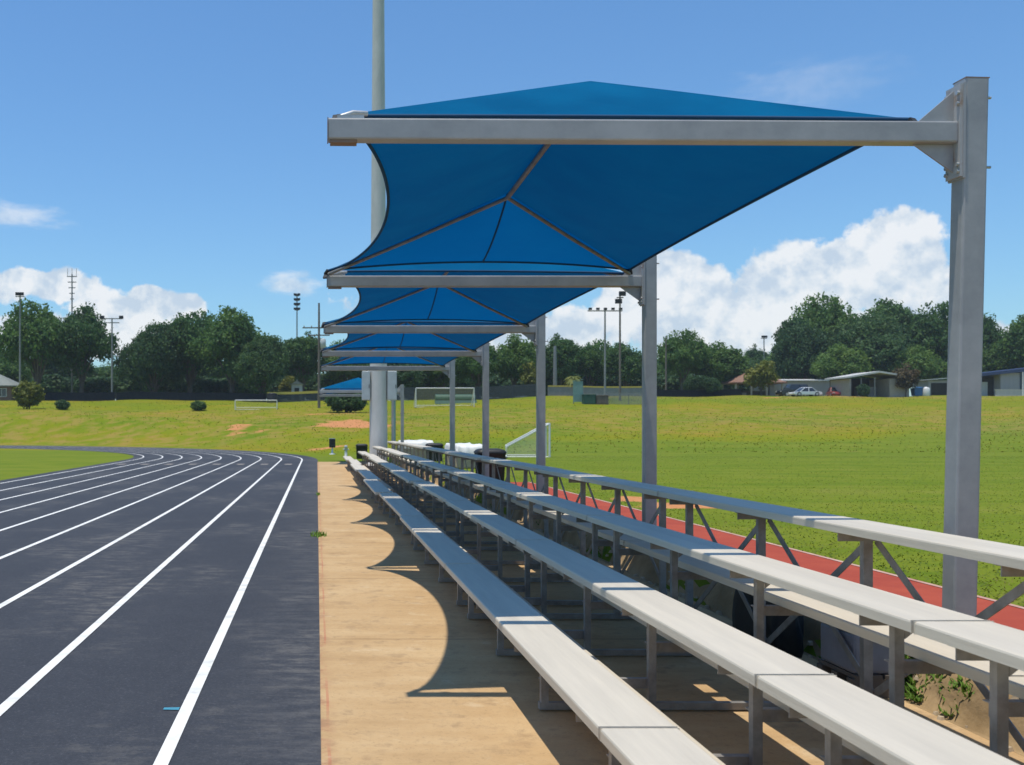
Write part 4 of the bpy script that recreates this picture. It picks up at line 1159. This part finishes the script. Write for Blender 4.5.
# ------------------------------------------------------------------ vehicles
def car(name, label, cat, px, y, rz, L_, H_, W_, paint, suv=False):
    o = thing(name, label, cat, at(px, y), rz)
    h = H_; bl = .52*h if not suv else .58*h; c0 = .17*h
    l2 = L_/2
    side = [(-l2, c0+.1), (-l2+.05, bl*.86), (-l2*.55, bl), (l2*.72, bl*1.02), (l2*.97, bl*.92), (l2, c0+.12), (l2*.96, c0), (-l2*.96, c0)]
    b = MB()
    rows = []
    for yy, k in ((-W_/2, .93), (-W_/2*.96, 1), (W_/2*.96, 1), (W_/2, .93)):
        rows.append([(x*(.985 if k < 1 else 1), yy, c0 + (z-c0)*k + (0 if k == 1 else .02)) for x, z in side + side[:1]])
    b.grid(rows, False)
    b.add(rows[0][:-1], [tuple(range(8))]); b.add(rows[-1][:-1], [tuple(range(8))[::-1]])
    b.build('body', paint, o, .03, 2)
    # cabin: base and roof rectangles
    x0, x1 = (-l2*.52, l2*.62) if not suv else (-l2*.5, l2*.93)
    r0, r1 = (-l2*.18, l2*.36) if not suv else (-l2*.26, l2*.80)
    w0, w1 = W_/2*.93, W_/2*.74
    zb = bl*.985; zt = h
    vs = [(x0,-w0,zb),(x1,-w0,zb),(x1,w0,zb),(x0,w0,zb),(r0,-w1,zt-.05),(r1,-w1,zt-.05),(r1,w1,zt-.05),(r0,w1,zt-.05)]
    g = MB(); g.add(vs, [(0,1,5,4),(1,2,6,5),(2,3,7,6),(3,0,4,7),(4,5,6,7)]); g.build('window', M['glass'], o)
    rf = MB(); rf.add([(r0-.03,-w1-.02,zt-.07),(r1+.03,-w1-.02,zt-.07),(r1+.03,w1+.02,zt-.07),(r0-.03,w1+.02,zt-.07),(r0+.08,-w1+.06,zt),(r1-.08,-w1+.06,zt),(r1-.08,w1-.06,zt),(r0+.08,w1-.06,zt)],
              [(0,1,5,4),(1,2,6,5),(2,3,7,6),(3,0,4,7),(4,5,6,7),(3,2,1,0)]); rf.build('roof', paint, o, .02)
    pil = MB()
    for s in (-1, 1):
        for a_, b_ in (((x0, s*w0, zb), (r0, s*w1, zt-.05)), ((x1, s*w0, zb), (r1, s*w1, zt-.05)), (((x0+x1)/2, s*w0, zb), ((r0+r1)/2, s*w1, zt-.05))):
            pil.bar(a_, b_, .07, .07)
    pil.build('pillar', paint, o)
    wr = .31 if not suv else .36
    for x in (-l2*.62, l2*.62):
        for s in (-1, 1):
            ty = MB(); ty.tube([(x, s*(W_/2 - .2), wr), (x, s*(W_/2 + .015), wr)], wr, 18); w_ob = ty.build('wheel', M['tyre'], o)
            ri = MB(); ri.tube([(x, s*(W_/2 + .016), wr), (x, s*(W_/2 + .03), wr)], wr*.6, 14); ri.build('rim', M['zinc'], w_ob)
    for s in (-1, 1):
        MB().box(-l2*.995-.02, -l2*.97, s*W_*.36 - .17, s*W_*.36 + .17, bl*.66, bl*.82).build('headlight', M['lamp_glass'], o)
        MB().box(l2*.965, l2*.99+.02, s*W_*.36 - .15, s*W_*.36 + .15, bl*.62, bl*.82).build('taillight', M['paint_red'], o)
    return o
car('parked_car', 'white parked saloon on the grass in front of the long pale shed', 'car', 805, 143, R(4), 4.25, 1.27, 1.7, M['paint_white'])
car('parked_suv', 'black parked sport utility vehicle behind the white car', 'car', 793, 150, R(3), 4.5, 1.85, 1.85, M['paint_black'], True)
car('parked_car', 'red parked car beside the open carport', 'car', 835, 152, R(75), 4.2, 1.45, 1.7, M['paint_red'])

# bins by the carport
p = at(917, 148)
o = thing('recycling_bin', 'blue wheeled bin right of the bronze leaved tree', 'bin', p)
t = MB(); t.add([(-.55,-.45,.05),(.55,-.45,.05),(.55,.45,.05),(-.55,.45,.05),(-.7,-.55,1.2),(.7,-.55,1.2),(.7,.6,1.2),(-.7,.6,1.2)], [(0,3,2,1),(4,5,6,7),(0,1,5,4),(1,2,6,5),(2,3,7,6),(3,0,4,7)])
t.build('bin_body', M['blue_bin'], o, .03)
MB().add([(-.75,-.62,1.21),(.75,-.62,1.21),(.75,.65,1.35),(-.75,.65,1.35),(-.75,-.62,1.27),(.75,-.62,1.27),(.75,.65,1.42),(-.75,.65,1.42)], [(0,3,2,1),(4,5,6,7),(0,1,5,4),(1,2,6,5),(2,3,7,6),(3,0,4,7)]).build('lid', M['blue_bin'], o)
p = at(926, 147.5)
o = thing('water_tank', 'small white upright tank beside the blue bin', 'tank', p)
MB().lathe([(.48, 0), (.5, .05), (.5, 1.05), (.42, 1.2), (.15, 1.28)], 16).build('tank_body', M['white_metal'], o)
MB().lathe([(.15, 1.281), (.15, 1.36), (.1, 1.38)], 12).build('cap', M['box_grey'], o)

# ------------------------------------------------------------------ grass blades and weeds
def blades(name, label, pts, hmin, hmax, m, seed, cat=None, kind=None, width=.008, lean=.35):
    rs = np.random.default_rng(seed); n = len(pts); pts = np.array(pts)
    a = rs.random(n)*6.283; h = (hmin + (hmax-hmin)*rs.random(n))[:, None]
    side = np.stack([np.cos(a), np.sin(a), 0*a], 1) * (width*(.7+.6*rs.random(n)))[:, None]
    b = a + 1.57 + rs.normal(size=n)*.6
    tip = np.stack([np.cos(b)*lean*rs.random(n), np.sin(b)*lean*rs.random(n), np.ones(n)], 1) * h
    v = np.stack([pts - side, pts + side, pts + tip*.6 + side*.7, pts + tip], 1)
    v[:, 3] = pts + tip*.98 - side*.15
    v[:, 2] = pts + tip*.55 + side*.75
    up_ = np.cross(v[:, 1] - v[:, 0], v[:, 3] - v[:, 0])[:, 2] < 0
    v[up_] = v[up_][:, [1, 0, 3, 2]]; fl_ = np.cross(v[:, 1] - v[:, 0], v[:, 2] - v[:, 0])[:, 2] < 0
    v[fl_] = v[fl_][:, ::-1]
    v = v.reshape(-1, 3); f = np.arange(4*n).reshape(-1, 4)
    o = leaf_object(name, v, f, m)
    o.data.polygons.foreach_set('use_smooth', [True]*len(f))
    nr = rs.normal(size=(len(v)//4, 3)) * .28; nr[:, 2] = 1; nr /= np.linalg.norm(nr, axis=1)[:, None]
    o.data.normals_split_custom_set_from_vertices(np.repeat(nr, 4, 0).tolist())
    tag(o, label, cat, kind=kind); return o
M['blade'] = leaf_mat('grass_blades', (.075, .125, .008), (.115, .165, .012), (.20, .20, .04), trans=.25)
rs = np.random.default_rng(33)
P = []
while len(P) < 70000:
    y = 4 + 62 * rs.random()**1.6; x = 5.28 + (2 + y*.6) * rs.random()**1.2
    if math.hypot((x-6.3)/.8, (y-17.2)/.6) < 1 or math.hypot((x-5.95)/.35, (y-19)/.7) < 1: continue
    P.append((x, y, terrain(x, y)))
blades('grass', 'short mown grass beyond the red strip', P, .008, .024, M['blade'], 1, 'grass', 'stuff', .007, 3.2)
P = []
for cx, cy, r, n in ((3.60, 6.3, .14, 760), (3.55, 6.75, .10, 400), (3.57, 5.9, .09, 420), (3.72, 5.25, .08, 160), (3.55, 5.55, .06, 180), (3.72, 5.95, .12, 380), (3.72, 7.9, .15, 160), (3.8, 9.6, .15, 200), (3.7, 12.5, .2, 200), (3.75, 4.6, .2, 200), (3.75, 16, .2, 200), (3.7, 20, .2, 160)):
    for _ in range(n):
        q = r*rs.random()**.5*1.2; a = 6.283*rs.random()
        P.append((cx + math.cos(a)*q, cy + math.sin(a)*q*1.6, 0)); P[-1] = (P[-1][0], P[-1][1], terrain(P[-1][0], P[-1][1]) + .03)
blades('weeds', 'low green weeds on the bare soil behind the bleachers', P, .015, .05, M['leaf_weed'], 2, 'weeds', 'stuff', .009, 1.5)
P = [(.03 + rs.normal()*.05, 14.9 + rs.normal()*.10, .012) for _ in range(90)] + [(.03 + rs.normal()*.02, 24 + rs.normal()*.12, .012) for _ in range(40)]
blades('weeds', 'little weed tufts at the edge between track and concrete', P, .03, .08, M['leaf_weed'], 4, 'weeds', 'stuff', .01, .8)
sm_ = MB(); rq = random.Random(9)
for _ in range(420):
    y = 3.5 + 20*rq.random()**1.5; x = 3.42 + .5*rq.random()**1.6; r = .012 + .035*rq.random()**2.5
    z = max(.014, terrain(x, y) + .025 if x > 3.5 else .014)
    pts = []
    for a in range(6):
        t = a*math.pi/3; q = r*(.7 + .6*rq.random()); pts.append((x + q*math.cos(t), y + q*math.sin(t), z - .004))
    top = [(x + (p[0]-x)*.6, y + (p[1]-y)*.6, z + r*(.5 + .4*rq.random())) for p in pts]
    sm_.add(pts + top, [(a, (a+1) % 6, 6 + (a+1) % 6, 6 + a) for a in range(6)] + [tuple(range(6, 12))])
tag(sm_.build('gravel', M['stone']), 'pale stones and gravel crumbs along the slab edge', 'gravel', kind='stuff')
# taller tufts along the bank so that its outline is not a clean line
P = []
while len(P) < 26000:
    y = 62 + 86*rs.random(); x = -.42*y + 1.25*y*rs.random()
    if math.hypot(x + 45.5, y - 50) < 47.5: continue
    P.append((x, y, terrain(x, y) - .01))
M['blade_bank'] = leaf_mat('bank_grass_blades', (.09, .15, .006), (.15, .185, .008), (.24, .20, .02), trans=.25)
blades('bank_grass', 'rough yellow green grass on the bank', P, .04, .10, M['blade_bank'], 5, 'grass', 'stuff', .05, 2.2)

# ------------------------------------------------------------------ air
hm = bpy.data.materials.new('haze'); hm.use_nodes = True
hn = hm.node_tree.nodes; hl = hm.node_tree.links
for n in list(hn): hn.remove(n)
ho = hn.new('ShaderNodeOutputMaterial'); hv = hn.new('ShaderNodeVolumePrincipled')
hv.inputs['Color'].default_value = (.80, .91, 1, 1); hv.inputs['Density'].default_value = .00024
hl.new(hv.outputs[0], ho.inputs['Volume'])
hz = MB().box(-1650, 1650, -900, 2100, -2, 42).build('haze', hm)
tag(hz, 'thin pale summer haze over the whole field', 'haze', kind='stuff')

# ------------------------------------------------------------------ sky, sun, camera
w = bpy.data.worlds.new('World'); scene.world = w; w.use_nodes = True
N = w.node_tree.nodes; L = w.node_tree.links
for n in list(N): N.remove(n)
out = N.new('ShaderNodeOutputWorld')
to_sun = Vector((-.50, -.24, 3.42)).normalized()
sky = N.new('ShaderNodeTexSky'); sky.sky_type = 'NISHITA'; sky.sun_disc = False
sky.sun_elevation = math.asin(to_sun.z); sky.sun_rotation = math.atan2(to_sun.x, to_sun.y) % (2*math.pi)
sky.air_density = 1.25; sky.dust_density = .25; sky.ozone_density = 3.0; sky.altitude = 0
bg = N.new('ShaderNodeBackground'); bg.inputs[1].default_value = .10
tint = N.new('ShaderNodeMix'); tint.data_type = 'RGBA'; tint.blend_type = 'MULTIPLY'; tint.inputs['Factor'].default_value = 1
L.new(sky.outputs[0], tint.inputs[6]); tint.inputs[7].default_value = (.80, 1.15, 1.45, 1)
L.new(tint.outputs[2], bg.inputs[0])
tc = N.new('ShaderNodeTexCoord'); D = tc.outputs['Generated']
sp = N.new('ShaderNodeSeparateXYZ'); L.new(D, sp.inputs[0])
az = nmath(N, L, 'ARCTAN2', sp.outputs[0], sp.outputs[1])
hyp = nmath(N, L, 'SQRT', nmath(N, L, 'ADD', nmath(N, L, 'MULTIPLY', sp.outputs[0], sp.outputs[0]), nmath(N, L, 'MULTIPLY', sp.outputs[1], sp.outputs[1])))
el = nmath(N, L, 'ARCTAN2', sp.outputs[2], hyp)
cb = N.new('ShaderNodeCombineXYZ'); L.new(az, cb.inputs[0]); L.new(el, cb.inputs[1])
# cumulus banks standing round the horizon: (azimuth deg, elevation deg, half width deg, half height deg, strength)
def deg(px, py):
    u, v = (px - 317)/1000, (428 - py)/1000
    return math.degrees(math.atan(u)), math.degrees(math.atan(v*math.cos(math.atan(u))))
CLOUDS = []
for px, py, rx, ry, s in ((690, 300, 46, 44, 1), (735, 324, 50, 34, .9), (800, 290, 62, 46, 1), (858, 272, 52, 40, 1), (900, 256, 44, 40, 1), (912, 300, 48, 46, 1), (960, 345, 60, 26, .8),
                          (668, 268, 26, 22, .9), (640, 318, 60, 42, .95), (575, 330, 60, 30, .85), (520, 345, 60, 28, .8), 
                          (35, 283, 62, 18, .85), (-30, 284, 70, 20, .8), (112, 312, 42, 24, .85), (152, 302, 38, 18, .85), (182, 306, 24, 14, .75), (60, 334, 110, 18, .5), (140, 342, 80, 22, .6),
                          (345, 302, 26, 20, .45)):
    a, e = deg(px, py); CLOUDS.append((a, e, rx*.0573*.95, ry*.0573, s))
for a, e, rx, ry, s in ((60, 9, 9, 4, .95), (78, 7, 8, 3, .9), (-48, 8, 10, 4, .95), (-75, 10, 9, 4, .9), (-110, 8, 12, 4, .9), (120, 9, 12, 5, .95), (165, 10, 11, 5, .9), (-150, 7, 12, 4, .9)):
    CLOUDS.append((a, e, rx, ry, s))
best = None
for a, e, rx, ry, s in CLOUDS:
    sb = N.new('ShaderNodeVectorMath'); sb.operation = 'SUBTRACT'; L.new(cb.outputs[0], sb.inputs[0]); sb.inputs[1].default_value = (R(a), R(e), 0)
    ml = N.new('ShaderNodeVectorMath'); ml.operation = 'MULTIPLY'; L.new(sb.outputs[0], ml.inputs[0]); ml.inputs[1].default_value = (1/R(rx), 1/R(ry), 0)
    ln = N.new('ShaderNodeVectorMath'); ln.operation = 'LENGTH'; L.new(ml.outputs[0], ln.inputs[0])
    v = nmath(N, L, 'SUBTRACT', s, nmath(N, L, 'MULTIPLY', ln.outputs['Value'], s))
    best = v if best is None else nmath(N, L, 'SMOOTH_MAX', best, v, .12)
n1 = noise(N, L, D, 17, 9, .56); n2 = noise(N, L, D, 70, 6, .6)
fl = nmath(N, L, 'ADD', nmath(N, L, 'MULTIPLY', nmath(N, L, 'SUBTRACT', n1, .5), 1.5), nmath(N, L, 'MULTIPLY', nmath(N, L, 'SUBTRACT', n2, .5), .5))
dens = sstep(N, L, nmath(N, L, 'ADD', best, fl), .02, .20)
# thin high smears
mps = N.new('ShaderNodeMapping'); mps.inputs['Scale'].default_value = (1, 1, 3.2); L.new(D, mps.inputs[0])
nw = noise(N, L, mps.outputs[0], 30, 7, .6)
for px, py, rx, ry, s in ((288, 284, 40, 14, 1.0), (14, 215, 60, 15, .8), (815, 84, 85, 26, .22), (725, 110, 60, 18, .12)):
    a, e = deg(px, py)
    sb = N.new('ShaderNodeVectorMath'); sb.operation = 'SUBTRACT'; L.new(cb.outputs[0], sb.inputs[0]); sb.inputs[1].default_value = (R(a), R(e), 0)
    ml = N.new('ShaderNodeVectorMath'); ml.operation = 'MULTIPLY'; L.new(sb.outputs[0], ml.inputs[0]); ml.inputs[1].default_value = (1/R(rx*.055), 1/R(ry*.0573), 0)
    ln = N.new('ShaderNodeVectorMath'); ln.operation = 'LENGTH'; L.new(ml.outputs[0], ln.inputs[0])
    v = sstep(N, L, nmath(N, L, 'ADD', ln.outputs['Value'], nmath(N, L, 'MULTIPLY', nmath(N, L, 'SUBTRACT', nw, .5), 1.6)), 1.0, .15)
    dens = nmath(N, L, 'MAXIMUM', dens, nmath(N, L, 'MULTIPLY', v, s*.75))
# billows: bright crowns, slightly grey-blue hollows
bl_ = N.new('ShaderNodeMapping'); bl_.inputs['Location'].default_value = (.004, 0, -.012); L.new(D, bl_.inputs[0])
n3 = noise(N, L, bl_.outputs[0], 17, 9, .56)
lit = nmath(N, L, 'ADD', nmath(N, L, 'MULTIPLY', nmath(N, L, 'ADD', nmath(N, L, 'SUBTRACT', n1, n3), nmath(N, L, 'MULTIPLY', nmath(N, L, 'SUBTRACT', n2, .5), .06)), 4.6), .64)
crp = ramp(N, [(.25, (.60, .70, .82)), (.55, (.78, .84, .90)), (.85, (.95, .96, .97))]); L.new(lit, crp.inputs[0])
bgc = N.new('ShaderNodeBackground'); L.new(crp.outputs[0], bgc.inputs[0]); bgc.inputs[1].default_value = .98
mx = N.new('ShaderNodeMixShader')
L.new(nmath(N, L, 'MULTIPLY', dens, .9), mx.inputs[0]); L.new(bg.outputs[0], mx.inputs[1]); L.new(bgc.outputs[0], mx.inputs[2])
L.new(mx.outputs[0], out.inputs[0])

sl = bpy.data.lights.new('sun', 'SUN'); sl.energy = 4.2; sl.angle = R(.53); sl.color = (1, .95, .86)
so = bpy.data.objects.new('sun', sl); col.objects.link(so)
so.rotation_euler = (-to_sun).to_track_quat('-Z', 'Y').to_euler(); so.location = (0, 0, 30)

cam = bpy.data.cameras.new('camera'); co = bpy.data.objects.new('camera', cam); col.objects.link(co)
co.location = (0, 0, EYE); co.rotation_euler = (R(90), 0, 0)
cam.sensor_width = 36; cam.lens = 36*1000/1024
cam.shift_x = (512 - 317)/1024; cam.shift_y = (428 - 382.5)/1024
cam.clip_start = .05; cam.clip_end = 5000
cam.dof.use_dof = True; cam.dof.focus_distance = 7.5; cam.dof.aperture_fstop = 4.5
scene.camera = co

vs = scene.view_settings
vs.view_transform = 'Standard'; vs.look = 'None'; vs.gamma = 1; vs.exposure = 0; vs.use_curve_mapping = False
cy = scene.cycles
cy.use_denoising = True
try: cy.denoiser = 'OPENIMAGEDENOISE'
except Exception: pass
cy.max_bounces = 8; cy.transparent_max_bounces = 16; cy.use_adaptive_sampling = True
for o in list(bpy.data.objects):
    if '_used' in o: del o['_used']
